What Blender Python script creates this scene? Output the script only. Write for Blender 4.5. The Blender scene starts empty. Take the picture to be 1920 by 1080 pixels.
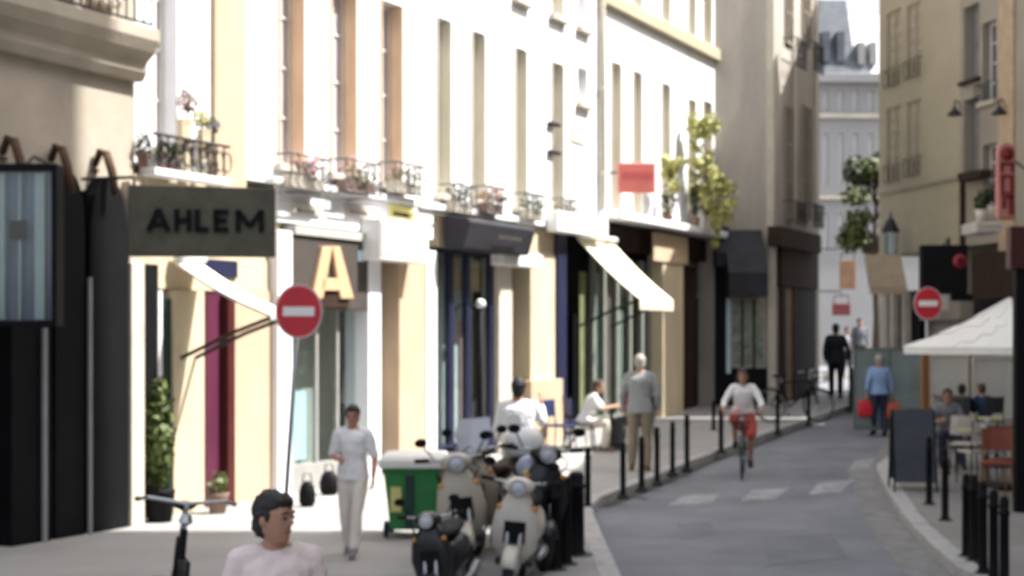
import bpy, bmesh, math, random
from mathutils import Vector, Matrix
RN = random.Random(11)
SC = bpy.context.scene
COL = SC.collection
rad = math.radians
# ------------------------------------------------------------------ camera, world, sun, exposure
F, CX, HY, CH = 2600.0, 960.0, 630.0, 2.2          # focal length (px of a 1920 frame), centre column, horizon row, eye height
cam = bpy.data.cameras.new("camera"); camo = bpy.data.objects.new("camera", cam); COL.objects.link(camo)
camo.location = (0, 0, CH); camo.rotation_euler = (rad(90), 0, 0)
cam.sensor_width = 36; cam.lens = F / 1920 * 36; cam.shift_y = (HY - 540) / 1920
cam.clip_start = 0.1; cam.clip_end = 3000
cam.dof.use_dof = True; cam.dof.focus_distance = 1.5; cam.dof.aperture_fstop = 9.0   # the photograph is soft all over
cam.dof.aperture_blades = 0
SC.camera = camo
SUN_D = Vector((0.577, -0.030, 0.816)).normalized()
w = bpy.data.worlds.new("World"); SC.world = w; w.use_nodes = True
nt = w.node_tree; bg = nt.nodes["Background"]
sky = nt.nodes.new("ShaderNodeTexSky"); sky.sky_type = 'NISHITA'; sky.sun_disc = False
sky.sun_elevation = math.asin(SUN_D.z); sky.sun_rotation = math.atan2(SUN_D.x, SUN_D.y)
sky.dust_density = 4.0
hsv = nt.nodes.new("ShaderNodeHueSaturation"); hsv.inputs["Saturation"].default_value = .5     # hazy pale summer sky
nt.links.new(sky.outputs[0], hsv.inputs["Color"]); nt.links.new(hsv.outputs[0], bg.inputs[0]); bg.inputs[1].default_value = 0.15
sl = bpy.data.lights.new("sun", 'SUN'); sl.energy = 5.0; sl.angle = rad(0.5); sl.color = (1, .975, .94)
so = bpy.data.objects.new("sun", sl); COL.objects.link(so); so.rotation_euler = SUN_D.to_track_quat('Z', 'Y').to_euler()
so.location = (20, 0, 40)
vs = SC.view_settings; vs.view_transform = 'Standard'; vs.look = 'None'; vs.gamma = 1; vs.use_curve_mapping = False
vs.exposure = 1.28
SC.render.engine = 'CYCLES'
SC.cycles.max_bounces = 6; SC.cycles.transparent_max_bounces = 8
# ------------------------------------------------------------------ geometry of the place
def sp(x): return x if x > 30 else math.log1p(math.exp(x))
def G(y): return 0.04 * 2 * (sp((y - 20) / 2) - sp((y - 42) / 2))     # the street climbs gently beyond 20 m
PAVE = 0.12
def at(px, py, z): return Vector(((px - CX) / F * z, z, CH - (py - HY) / F * z))
def ground(px, py, lift=0.0):                                          # where a pixel's ray meets the ground
    a, b = 2.0, 80.0
    for _ in range(60):
        m = (a + b) / 2
        if CH - (py - HY) / F * m > G(m) + lift: a = m
        else: b = m
    return Vector(((px - CX) / F * a, a, G(a) + lift))
class Frame:                                                           # a facade plane: s along, t outward, h up
    def __init__(f, ox, oy, ux, uy):
        l = math.hypot(ux, uy); f.o = (ox, oy); f.u = (ux / l, uy / l); f.n = (f.u[1], -f.u[0])
    def p(f, s, t, h): return Vector((f.o[0] + f.u[0] * s + f.n[0] * t, f.o[1] + f.u[1] * s + f.n[1] * t, h))
    def s(f, px, t=0):
        k = (px - CX) / F; ox = f.o[0] + f.n[0] * t; oy = f.o[1] + f.n[1] * t
        return (k * oy - ox) / (f.u[0] - k * f.u[1])
    def h(f, px, py, t=0):
        z = f.p(f.s(px, t), t, 0).y
        return CH - (py - HY) / F * z
    def g(f, s, t=0):
        return G(f.p(s, t, 0).y) + PAVE
FL = Frame(-2.8, 18.2, .474, .880)       # the left row
FG = Frame(4.69, 32.1, 1, 0)             # gable that faces us
F4 = Frame(6.05, 32.1, .474, .880)       # facade beyond the gable
FR = Frame(9.53, 36, .215, -.977)        # right row
FF = Frame(9.0, 62, 1, .03)              # house closing the street
FC = Frame(-3.88, 14.0, 1, 0)            # planes square to the camera
# ------------------------------------------------------------------ materials
MATS = {}
def mat(name, c, rough=.7, var=.12, scale=6.0, bump=0.0, bscale=60.0, metal=0.0, spec=.4, streak=0.0, emis=None):
    if name in MATS: return MATS[name]
    m = bpy.data.materials.new(name); m.use_nodes = True; MATS[name] = m
    n = m.node_tree.nodes; l = m.node_tree.links; b = n["Principled BSDF"]
    b.inputs["Roughness"].default_value = rough; b.inputs["Metallic"].default_value = metal
    b.inputs["Specular IOR Level"].default_value = spec
    tc = n.new("ShaderNodeTexCoord"); nz = n.new("ShaderNodeTexNoise"); nz.inputs["Scale"].default_value = scale
    nz.inputs["Detail"].default_value = 6; nz.inputs["Roughness"].default_value = .6
    if streak:
        mp = n.new("ShaderNodeMapping"); mp.inputs["Scale"].default_value = (1, 1, streak)
        l.new(tc.outputs["Object"], mp.inputs[0]); l.new(mp.outputs[0], nz.inputs["Vector"])
    else: l.new(tc.outputs["Object"], nz.inputs["Vector"])
    r = n.new("ShaderNodeValToRGB"); e = r.color_ramp.elements
    e[0].position = .3; e[1].position = .7
    e[0].color = (*[x * (1 - var) for x in c], 1); e[1].color = (*[min(1, x * (1 + var)) for x in c], 1)
    l.new(nz.outputs[0], r.inputs[0]); l.new(r.outputs[0], b.inputs["Base Color"])
    if bump:
        n2 = n.new("ShaderNodeTexNoise"); n2.inputs["Scale"].default_value = bscale; n2.inputs["Detail"].default_value = 4
        l.new(tc.outputs["Object"], n2.inputs["Vector"])
        bp = n.new("ShaderNodeBump"); bp.inputs["Strength"].default_value = bump; bp.inputs["Distance"].default_value = .02
        l.new(n2.outputs[0], bp.inputs["Height"]); l.new(bp.outputs[0], b.inputs["Normal"])
    if emis:
        b.inputs["Emission Color"].default_value = (*emis[0], 1); b.inputs["Emission Strength"].default_value = emis[1]
    return m
def glassmat(name, tint=(.9, .95, .95)):
    m = bpy.data.materials.new(name); m.use_nodes = True; n = m.node_tree.nodes; l = m.node_tree.links
    n.remove(n["Principled BSDF"]); o = n["Material Output"]
    t = n.new("ShaderNodeBsdfTransparent"); t.inputs[0].default_value = (*tint, 1)
    g = n.new("ShaderNodeBsdfGlossy"); g.inputs["Roughness"].default_value = .03
    lw = n.new("ShaderNodeLayerWeight"); lw.inputs[0].default_value = .5
    pw = n.new("ShaderNodeMath"); pw.operation = 'POWER'; pw.inputs[1].default_value = 4; l.new(lw.outputs["Facing"], pw.inputs[0])
    fr = n.new("ShaderNodeMath"); fr.operation = 'MULTIPLY_ADD'; fr.inputs[1].default_value = .6; fr.inputs[2].default_value = .05; l.new(pw.outputs[0], fr.inputs[0])
    nz = n.new("ShaderNodeTexNoise"); nz.inputs["Scale"].default_value = 1.5
    bp = n.new("ShaderNodeBump"); bp.inputs["Strength"].default_value = .05
    l.new(nz.outputs[0], bp.inputs["Height"]); l.new(bp.outputs[0], g.inputs["Normal"])
    mx = n.new("ShaderNodeMixShader"); l.new(fr.outputs[0], mx.inputs[0]); l.new(t.outputs[0], mx.inputs[1]); l.new(g.outputs[0], mx.inputs[2])
    l.new(mx.outputs[0], o.inputs[0]); MATS[name] = m; return m
M_white = mat("white_render", (.74, .745, .76), .85, .09, 1.2, .2, 40, streak=.3)
M_cream = mat("cream_render", (.54, .45, .31), .85, .14, 1.5, .2, 40, streak=.35)
M_peach = mat("peach_render", (.50, .37, .25), .85, .10, 1.5, .15, 40)
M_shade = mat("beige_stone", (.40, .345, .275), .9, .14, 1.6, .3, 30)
M_dirty = mat("weathered_render", (.40, .36, .32), .9, .22, .9, .3, 20, streak=.4)
M_beige = mat("buff_render", (.39, .34, .235), .9, .08, .8, .2, 30)
M_beige2 = mat("grey_buff_render", (.31, .27, .215), .9, .12, .8, .2, 30)
M_stone = mat("pale_stone", (.52, .47, .39), .85, .12, 3, .2, 40)
M_far = mat("far_pale_render", (.29, .285, .28), .85, .06, .6)
M_slate = mat("slate", (.09, .10, .115), .6, .25, 3, .2, 15)
M_zinc = mat("zinc", (.34, .35, .37), .45, .15, 2, metal=.6)
M_black = mat("black_paint", (.006, .006, .007), .6, .2, 3, spec=.12)
M_navy = mat("navy_paint", (.018, .02, .05), .4, .2, 3)
M_dark = mat("dark_shop_interior", (.03, .027, .028), .8, .3, 2)
M_brownd = mat("dark_brown_wood", (.036, .020, .014), .7, .25, 5, streak=.2, spec=.2)
M_burg = mat("burgundy_paint", (.085, .016, .038), .45, .2, 4, streak=.3)
M_dred = mat("dark_red_paint", (.055, .008, .008), .5, .2, 4)
M_orange = mat("ochre_shutter_wood", (.66, .49, .34), .7, .12, 5, streak=.2)
M_pshut = mat("pale_shutter_wood", (.60, .56, .46), .7, .1, 5, streak=.2)
M_curt = mat("curtained_window_glass", (.46, .42, .44), .12, .25, 2, spec=.6, streak=.3)
M_wdark = mat("dark_window_glass", (.07, .062, .06), .08, .3, 1.5, spec=.6)
M_glass = glassmat("shop_glass")
M_wframe = mat("white_window_paint", (.7, .68, .64), .5, .05, 5)
M_iron = mat("wrought_iron", (.02, .02, .022), .5, .3, 8, metal=.3)
M_rust = mat("rusty_iron", (.07, .035, .018), .8, .3, 20)
M_canvas = mat("white_canvas", (.74, .72, .66), .9, .06, 3, .1, 120)
M_ccanvas = mat("cream_canvas", (.66, .62, .48), .9, .07, 3, .1, 120)
M_bcanvas = mat("black_canvas", (.022, .021, .027), .8, .3, 3, .1, 120)
M_leaf = mat("leaf_green", (.085, .105, .025), .6, .5, 9)
M_leafy = mat("leaf_yellow_green", (.46, .45, .17), .6, .4, 9)
M_leafd = mat("leaf_dark", (.03, .042, .012), .6, .5, 9)
M_flow = mat("pink_blossom", (.50, .22, .24), .7, .3, 15)
M_bark = mat("bark", (.08, .06, .045), .9, .3, 12, .5, 30)
M_terra = mat("terracotta", (.20, .13, .10), .8, .15, 6)
M_red = mat("traffic_red", (.50, .015, .03), .4, .06, 6)
M_sgn = mat("sign_white", (.78, .77, .75), .4, .04, 6)
M_steel = mat("galvanised_steel", (.34, .35, .36), .45, .15, 12, metal=.7)
M_olive = mat("olive_board", (.085, .08, .056), .7, .22, 4, .1, 30)
M_board = mat("brown_grey_board", (.06, .05, .043), .6, .15, 3)
M_gold = mat("peach_lettering", (.56, .38, .22), .5, .08, 6)
M_pale = mat("pale_blue_panel", (.55, .68, .76), .5, .1, 3)
M_poster = mat("peach_poster", (.66, .46, .30), .6, .15, 2)
M_rubber = mat("rubber", (.015, .015, .016), .85, .2, 10)
M_chrome = mat("chrome", (.45, .45, .47), .4, .05, 6, metal=1)
M_wood = mat("orange_brown_wood", (.23, .10, .035), .6, .25, 6, streak=.15)
M_green = mat("bin_green", (.025, .19, .05), .45, .15, 4)
M_yellow = mat("sticker_yellow", (.6, .55, .2), .5, .1, 6)
M_slateb = mat("chalkboard", (.045, .052, .062), .7, .2, 3)
M_sal = mat("salmon_red", (.62, .17, .14), .6, .12, 3)
# ------------------------------------------------------------------ mesh builder
class MB:
    def __init__(s): s.v = []; s.f = []
    def add(s, vs, fs):
        b = len(s.v); s.v += [Vector(v) for v in vs]; s.f += [tuple(b + i for i in f) for f in fs]; return s
    def hexa(s, p):
        return s.add(p, [(0, 1, 2, 3), (7, 6, 5, 4), (0, 4, 5, 1), (1, 5, 6, 2), (2, 6, 7, 3), (3, 7, 4, 0)])
    def box(s, x0, x1, y0, y1, z0, z1):
        return s.hexa([(x0, y0, z0), (x1, y0, z0), (x1, y1, z0), (x0, y1, z0), (x0, y0, z1), (x1, y0, z1), (x1, y1, z1), (x0, y1, z1)])
    def fb(s, fr, s0, s1, t0, t1, h0, h1):
        q = [(s0, t0), (s1, t0), (s1, t1), (s0, t1)]
        return s.hexa([fr.p(a, b, h0) for a, b in q] + [fr.p(a, b, h1) for a, b in q])
    def quad(s, a, b, c, d): return s.add([a, b, c, d], [(0, 1, 2, 3)])
    def prism(s, a, b):                              # two equal polygons joined
        n = len(a)
        return s.add(list(a) + list(b), [tuple(range(n)), tuple(range(2 * n - 1, n - 1, -1))] + [(i, (i + 1) % n, n + (i + 1) % n, n + i) for i in range(n)])
    def loft(s, rings, cap=True):
        n = len(rings[0]); fs = []
        for k in range(len(rings) - 1):
            for i in range(n): fs.append((k * n + i, k * n + (i + 1) % n, (k + 1) * n + (i + 1) % n, (k + 1) * n + i))
        if cap: fs += [tuple(range(n - 1, -1, -1)), tuple((len(rings) - 1) * n + i for i in range(n))]
        return s.add([p for r in rings for p in r], fs)
    def tube(s, pts, r, n=8, flat=1.0):
        pts = [Vector(p) for p in pts]; rs = r if isinstance(r, (list, tuple)) else [r] * len(pts)
        rings = []; ref = None
        for i, p in enumerate(pts):
            d = (pts[min(i + 1, len(pts) - 1)] - pts[max(i - 1, 0)])
            d = d.normalized() if d.length > 1e-9 else Vector((0, 0, 1))
            if ref is None: ref = Vector((1, 0, 0)) if abs(d.x) < .8 else Vector((0, 1, 0))
            a = (ref - d * ref.dot(d)).normalized(); b = d.cross(a); ref = a
            rings.append([p + a * (math.cos(2 * math.pi * k / n) * rs[i]) + b * (math.sin(2 * math.pi * k / n) * rs[i] * flat) for k in range(n)])
        return s.loft(rings)
    def lathe(s, prof, c=(0, 0, 0), n=16):
        c = Vector(c)
        return s.loft([[c + Vector((r * math.cos(2 * math.pi * k / n), r * math.sin(2 * math.pi * k / n), z)) for k in range(n)] for r, z in prof])
    def ell(s, c, r, nu=12, nv=8, M=None):
        c = Vector(c); rings = []
        for j in range(nv + 1):
            th = math.pi * (j + .02 if j == 0 else (j - .02 if j == nv else j)) / nv
            ring = []
            for k in range(nu):
                ph = 2 * math.pi * k / nu
                v = Vector((r[0] * math.sin(th) * math.cos(ph), r[1] * math.sin(th) * math.sin(ph), -r[2] * math.cos(th)))
                ring.append(c + (M @ v if M else v))
            rings.append(ring)
        return s.loft(rings)
    def torus(s, c, R, r, axis='x', n=24, m=8):
        c = Vector(c); rings = []
        for i in range(n):
            a = 2 * math.pi * i / n; ring = []
            for j in range(m):
                b = 2 * math.pi * j / m; q = R + r * math.cos(b); o = r * math.sin(b)
                p = {'x': (o, q * math.cos(a), q * math.sin(a)), 'y': (q * math.cos(a), o, q * math.sin(a)), 'z': (q * math.cos(a), q * math.sin(a), o)}[axis]
                ring.append(c + Vector(p))
            rings.append(ring)
        rings.append(rings[0]); return s.loft(rings, cap=False)
    def leaves(s, c, r, n, size, rng=RN, shell=.35):
        c = Vector(c)
        for _ in range(n):
            d = Vector((rng.gauss(0, 1), rng.gauss(0, 1), rng.gauss(0, 1))).normalized()
            q = (shell + (1 - shell) * rng.random()) ** .6
            p = c + Vector((d.x * r[0] * q, d.y * r[1] * q, d.z * r[2] * q))
            a = Vector((rng.gauss(0, 1), rng.gauss(0, 1), rng.gauss(0, 1))).normalized()
            b = a.cross(d + Vector((.1, .2, .3))).normalized(); z = size * rng.uniform(.6, 1.4)
            s.add([p - a * z, p + b * z * .5, p + a * z, p - b * z * .5], [(0, 1, 2, 3)])
        return s
    def build(s, name, m, parent=None, smooth=False, bevel=0.0, world=False, kind=None):
        off = Vector((0, 0, 0))
        if world and parent is not None:
            q = parent
            while q is not None: off = off + q.location; q = q.parent
        me = bpy.data.meshes.new(name); me.from_pydata([v - off for v in s.v], [], s.f)
        bm = bmesh.new(); bm.from_mesh(me); bmesh.ops.recalc_face_normals(bm, faces=bm.faces); bm.to_mesh(me); bm.free()
        me.materials.append(m)
        if smooth: me.polygons.foreach_set("use_smooth", [True] * len(me.polygons))
        o = bpy.data.objects.new(name, me); COL.objects.link(o)
        if parent is not None: o.parent = parent
        if bevel:
            bv = o.modifiers.new("bevel", 'BEVEL'); bv.width = bevel; bv.segments = 2; bv.limit_method = 'ANGLE'
        if kind: o["kind"] = kind
        return o
def tag(o, label=None, cat=None, group=None, kind=None):
    if label: o["label"] = label
    if cat: o["category"] = cat
    if group: o["group"] = group
    if kind: o["kind"] = kind
    return o
def thing(name, loc, label, cat, group=None, rz=0.0):
    o = bpy.data.objects.new(name, None); COL.objects.link(o); o.location = loc; o.rotation_euler = (0, 0, rz)
    o.empty_display_size = .1
    return tag(o, label, cat, group)
def copy_tree(o, parent=None):
    c = o.copy(); COL.objects.link(c)
    if parent is not None: c.parent = parent
    for ch in list(o.children): copy_tree(ch, c)
    return c
# ------------------------------------------------------------------ ground, road, pavements, kerbs
def lerp(tab, y):
    if y <= tab[0][0]: return tab[0][1]
    for (a, b), (c, d) in zip(tab, tab[1:]):
        if y <= c: return b + (d - b) * (y - a) / (c - a)
    return tab[-1][1]
KL = [(-30, .95), (16.6, .95), (17.6, 1.05), (22.7, 3.14), (27.6, 5.5), (32.5, 8.0), (34, 8.8), (36, 9.5)]     # left kerb x by depth
KR = [(-30, 4.0), (12.7, 4.03), (15.9, 4.5), (21.4, 5.6), (24, 6.75), (28, 8.05), (31, 9.0), (36, 10.4)]        # right kerb
ys = [-30, -10, 0, 6, 10, 13, 15, 16.6, 17.6] + [18 + .75 * i for i in range(25)]
ys = [y for y in ys if y < 36] + [36]
def strip(fa, fb, lift, name, m, extra=0.0):
    b = MB()
    for y0, y1 in zip(ys, ys[1:]):
        b.quad((fa(y0), y0, G(y0) + lift), (fb(y0), y0, G(y0) + lift), (fb(y1), y1, G(y1) + lift), (fa(y1), y1, G(y1) + lift))
    return b
mg = mat("ground_dust", (.16, .15, .14), .95, .2, .5)
b = MB(); yy = [-400, -60, -10, 10] + list(range(14, 60, 2)) + [80, 200, 1500]
for y0, y1 in zip(yy, yy[1:]): b.quad((-900, y0, G(y0) - .02), (900, y0, G(y0) - .02), (900, y1, G(y1) - .02), (-900, y1, G(y1) - .02))
tag(b.build("ground", mg), "wide bare ground under the whole street", None, kind="structure")
m_road = mat("asphalt", (.165, .17, .185), .85, .25, .7, .35, 90)
b = strip(lambda y: lerp(KL, y) - .02, lambda y: lerp(KR, y) + .02, 0.0, "road", m_road)
y0, y1 = 36, 62
b.quad((-20, 36.0, G(36)), (40, 36.0, G(36)), (40, 42, G(42)), (-20, 42, G(42)))
b.quad((9, 42.0, G(42)), (30, 42.0, G(42)), (30, 61, G(61)), (9, 61, G(61)))
tag(b.build("road", m_road), "grey asphalt lane curving up between the shops", None, kind="structure")
m_pave = mat("pavement_asphalt", (.30, .29, .275), .9, .12, .7, .3, 70)
b = MB()
for y0, y1 in zip(ys, ys[1:]):
    if y1 <= 35.6:
        b.quad((-16, y0, G(y0) + PAVE), (lerp(KL, y0) - .2, y0, G(y0) + PAVE), (lerp(KL, y1) - .2, y1, G(y1) + PAVE), (-16, y1, G(y1) + PAVE))
b.quad((-16, ys[-2], G(ys[-2]) + PAVE), (lerp(KL, ys[-2]) - .2, ys[-2], G(ys[-2]) + PAVE), (lerp(KL, ys[-2]) - .2, ys[-2], G(36)), (-16, ys[-2], G(36)))
pave_l = tag(b.build("pavement", m_pave), "left pavement in front of the row of shops", None, kind="structure")
b = MB()
for y0, y1 in zip(ys, ys[1:]):
    if y1 <= 35.6:
        b.quad((lerp(KR, y0) + .2, y0, G(y0) + PAVE), (22, y0, G(y0) + PAVE), (22, y1, G(y1) + PAVE), (lerp(KR, y1) + .2, y1, G(y1) + PAVE))
pave_r = tag(b.build("pavement", mat("pavement_grey", (.22, .21, .195), .9, .16, .8, .3, 70)), "right pavement with the cafe terrace", None, kind="structure")
m_kerb = mat("granite_kerb", (.36, .35, .34), .8, .2, 12, .3, 60)
for tab, side, pav in ((KL, -1, pave_l), (KR, 1, pave_r)):
    y = 9.0; k = 0
    while y < 34.2:
        L = .9; ya, yb = y + .006, y + L - .006
        xa, xb = lerp(tab, ya), lerp(tab, yb); d = .2 * side; dz = RN.uniform(-.006, .006)
        ha, hb = G(ya) + PAVE + .004 + dz, G(yb) + PAVE + .004 + dz
        q = MB().hexa([(xa, ya, G(ya) - .05), (xa + d, ya, G(ya) - .05), (xb + d, yb, G(yb) - .05), (xb, yb, G(yb) - .05),
                       (xa, ya, ha), (xa + d, ya, ha), (xb + d, yb, hb), (xb, yb, hb)])
        o = q.build("kerb_stone", m_kerb, pav, bevel=.012)
        y += L
m_gut = mat("gutter_stone", (.19, .185, .18), .9, .25, 5, .3, 30)
b = strip(lambda y: lerp(KR, y) - .42, lambda y: lerp(KR, y) - .001, .004, "gutter", m_gut)
tag(b.build("gutter", m_gut), "pale stone gutter along the right kerb", None, kind="structure")
m_gd = mat("gutter_painted_shadow", (.055, .055, .056), .9, .3, 4)  # the kerb's shadow line, painted as a dark strip in the gutter
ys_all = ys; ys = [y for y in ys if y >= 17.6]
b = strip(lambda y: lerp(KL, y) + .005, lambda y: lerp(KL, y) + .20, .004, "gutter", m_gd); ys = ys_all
tag(b.build("gutter", m_gd), "gutter strip with painted kerb shadow along the left kerb", None, kind="structure")
m_mark = mat("worn_road_paint", (.27, .27, .275), .8, .4, 4)
for q in ([(1252, 948), (1330, 944), (1352, 926), (1280, 930)], [(1388, 940), (1452, 936), (1482, 914), (1412, 918)], [(1516, 928), (1578, 922), (1600, 899), (1536, 904)],
          [(1588, 884), (1628, 880), (1640, 860), (1604, 863)]):
    p = [ground(a, c, .005) for a, c in q]
    n = 4; bb = MB()
    for i in range(n):
        f0, f1 = i / n, (i + 1) / n
        def mx(a, c, f): v = a.lerp(c, f); v.z = G(v.y) + .006; return v
        bb.quad(mx(p[0], p[3], f0), mx(p[1], p[2], f0), mx(p[1], p[2], f1), mx(p[0], p[3], f1))
    tag(bb.build("road_marking", m_mark), None, None, kind="structure")
m_patch = mat("road_repair_asphalt", (.145, .15, .163), .9, .2, 2, .3, 90)
for q in ([(1430, 1010), (1560, 1000), (1590, 1045), (1440, 1060)], [(1270, 985), (1330, 978), (1345, 1000), (1280, 1010)], [(1500, 880), (1560, 876), (1566, 890), (1502, 895)]):
    p = [ground(a, c, .003) for a, c in q]
    for v in p: v.z = G(v.y) + .005
    tag(MB().quad(*p).build("road_patch", m_patch), None, None, kind="structure")
# ------------------------------------------------------------------ buildings
def wall_mesh(fr, s0, s1, h0, h1, holes, depth=.3, t=0.0):
    """Front skin with real openings and reveals."""
    b = MB(); S = sorted({s0, s1, *[x for a in holes for x in a[:2] if s0 < x < s1]}); H = sorted({h0, h1, *[x for a in holes for x in a[2:4] if h0 < x < h1]})
    for a, c in zip(S, S[1:]):
        for d, e in zip(H, H[1:]):
            ms, mh = (a + c) / 2, (d + e) / 2
            if any(q[0] < ms < q[1] and q[2] < mh < q[3] for q in holes): continue
            b.quad(fr.p(a, t, d), fr.p(c, t, d), fr.p(c, t, e), fr.p(a, t, e))
    for q in holes:
        a, c, d, e = q[:4]; k = t - depth
        b.quad(fr.p(a, t, d), fr.p(a, k, d), fr.p(a, k, e), fr.p(a, t, e)); b.quad(fr.p(c, t, d), fr.p(c, k, d), fr.p(c, k, e), fr.p(c, t, e))
        b.quad(fr.p(a, t, d), fr.p(c, t, d), fr.p(c, k, d), fr.p(a, k, d)); b.quad(fr.p(a, t, e), fr.p(c, t, e), fr.p(c, k, e), fr.p(a, k, e))
    return b
def window(root, fr, s0, s1, h0, h1, rec=.2, frame=None, glass=None, lining=None, t=0.0, sill=None, bars=3, shut=None):
    frame = frame or M_wframe; glass = glass or M_curt; b = MB(); fw = .05; k = t - rec
    b.fb(fr, s0, s0 + fw, k - .06, k, h0, h1).fb(fr, s1 - fw, s1, k - .06, k, h0, h1)
    b.fb(fr, s0 + fw, s1 - fw, k - .06, k, h1 - fw, h1).fb(fr, s0 + fw, s1 - fw, k - .06, k, h0, h0 + fw)
    m = (s0 + s1) / 2; b.fb(fr, m - .03, m + .03, k - .055, k + .012, h0 + fw, h1 - fw)
    for i in range(1, bars + 1):
        y = h0 + (h1 - h0) * i / (bars + 1)
        b.fb(fr, s0 + fw, m - .03, k - .045, k - .005, y - .015, y + .015).fb(fr, m + .03, s1 - fw, k - .045, k - .005, y - .015, y + .015)
    o = b.build("window", frame, root, world=True)
    for a, c in ((s0 + fw, m - .03), (m + .03, s1 - fw)):
        MB().fb(fr, a, c, k - .04, k - .03, h0 + fw, h1 - fw).build("pane", glass, o, world=True)
    if lining:                                       # shutters folded back into the reveal
        for a, c in ((s0 + .003, s0 + .033), (s1 - .033, s1 - .003)):
            q = MB().fb(fr, a, c, k + .004, t + .03, h0 + .01, h1 - .01)
            q.build("shutter", lining, o, world=True, bevel=.006)
    if sill: MB().fb(fr, s0 - .08, s1 + .08, t + .003, t + .12, h0 - .09, h0).build("sill", sill, o, world=True, bevel=.01)
    return o
def rail(root, fr, s0, s1, h0, h1, t=.06, m=None, step=.11, name="railing"):
    b = MB(); r = .011
    for h in (h0 + .03, h1): b.tube([fr.p(s0, t, h), fr.p(s1, t, h)], .016, 6)
    n = max(2, int((s1 - s0) / step))
    for i in range(n + 1):
        s = s0 + (s1 - s0) * i / n
        b.tube([fr.p(s, t, h0 + .03), fr.p(s, t, h1)], r, 5)
        if i < n:
            c = fr.p(s + (s1 - s0) / n / 2, t, (h0 + h1) / 2); q = (s1 - s0) / n * .42
            b.tube([c + Vector((fr.u[0] * q * math.cos(a), fr.u[1] * q * math.cos(a), q * 1.6 * math.sin(a))) for a in [2 * math.pi * j / 10 for j in range(11)]], .007, 4)
    for s in (s0, s1): b.tube([fr.p(s, 0, h1), fr.p(s, t, h1)], .014, 5)
    return b.build(name, m or M_iron, root, world=True)
def building(name, label, fr, s0, s1, hb, ht, m, holes, back=8.0, g0=None, shopdepth=1.6, shopm=None, roof=M_zinc, t=0.0, g=True):
    base = fr.p((s0 + s1) / 2, t, 0); base.z = G(base.y)
    root = thing(name, base, label, "building")
    b = wall_mesh(fr, s0, s1, hb, ht, holes, t=t)
    k = t - .36
    b.fb(fr, s0, s1, t - back, k, hb, ht)
    b.quad(fr.p(s0, t, hb), fr.p(s0, k, hb), fr.p(s0, k, ht), fr.p(s0, t, ht)); b.quad(fr.p(s1, t, hb), fr.p(s1, k, hb), fr.p(s1, k, ht), fr.p(s1, t, ht))
    b.quad(fr.p(s0, t, ht), fr.p(s1, t, ht), fr.p(s1, k, ht), fr.p(s0, k, ht)); b.quad(fr.p(s0, t, hb), fr.p(s1, t, hb), fr.p(s1, k, hb), fr.p(s0, k, hb))
    b.build("wall", m, root, world=True)
    lo = min(G(fr.p(s0, t, 0).y), G(fr.p(s1, t, 0).y)) - .3
    if g and hb > lo + 1: MB().fb(fr, s0 + .004, s1 - .004, t - back + .1, t - shopdepth, lo, hb - .004).build("shop_interior", shopm or M_dark, root, world=True)
    r = MB(); r.fb(fr, s0 - .1, s1 + .1, t - back - .1, t + .25, ht + .003, ht + .18)
    ro = r.build("roof", roof, root, world=True)
    a, c = fr.p(s0, t - .1, ht + .183), fr.p(s1, t - .1, ht + .183); d, e = fr.p(s1, t - back, ht + .183), fr.p(s0, t - back, ht + .183)
    up = Vector((0, 0, 2.6)); f, h = fr.p(s0, t - back / 2, ht + .183) + up, fr.p(s1, t - back / 2, ht + .183) + up
    MB().add([a, c, d, e, f, h], [(0, 1, 5, 4), (2, 3, 4, 5), (0, 4, 3), (1, 2, 5), (0, 1, 2, 3)]).build("roof", M_slate, root, world=True)
    q = MB().fb(fr, s0 + .3, s0 + .9, t - back / 2 - .4, t - back / 2 + .4, ht + 1.8, ht + 3.6)
    for i in range(3): q.lathe([(.1, 0), (.08, .35)], fr.p(s0 + .42 + .18 * i, t - back / 2, ht + 3.6), 8)
    q.build("chimney", M_peach, ro, world=True)
    return root
def fpart(root, fr, name, px0, px1, py0, py1, t0, t1, m, bevel=0.0, parent=None):
    """A box on a facade between two columns and two rows (None = down to the pavement)."""
    s0, s1 = sorted((fr.s(px0, t1), fr.s(px1, t1))); mid = (px0 + px1) / 2
    h1 = fr.h(mid, py0, t1); h0 = fr.g((s0 + s1) / 2, t1) - .05 if py1 is None else fr.h(mid, py1, t1)
    return MB().fb(fr, s0, s1, t0, t1, h0, h1).build(name, m, parent or root, world=True, bevel=bevel)
# --- stone building in shade on the far left
B1T = .12
s1 = FL.s(250, B1T); s0 = s1 - 9.0
hc = FL.h(200, 345, B1T); hcor = FL.h(200, 105, B1T)
wl = [(s1 - .62 - 1.45 * i, s1 - .10 - 1.45 * i - .28, hcor + .62, hcor + 3.0) for i in range(6)]
wl += [(a, c, d + 3.6, e + 3.4) for a, c, d, e in wl]
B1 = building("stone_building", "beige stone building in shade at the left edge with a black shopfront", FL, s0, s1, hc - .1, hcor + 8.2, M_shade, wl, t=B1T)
for q in wl: window(B1, FL, *q, t=B1T, glass=M_wdark, sill=M_stone)
b = MB(); prof = [(0, 0), (.10, .0), (.16, .1), (.16, .2), (.28, .3), (.34, .42), (.34, .55), (0, .55)]
pa = [FL.p(s0, B1T + .004 + t, hcor - .22 + h) for t, h in prof]; pb = [FL.p(s1 + .05, B1T + .004 + t, hcor - .22 + h) for t, h in prof]
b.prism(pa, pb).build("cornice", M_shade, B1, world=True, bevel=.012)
rail(B1, FL, s1 - 5.5, s1 + .02, hcor + .36, hcor + 1.1, t=B1T + .26, step=.13, name="balcony_railing")
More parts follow.
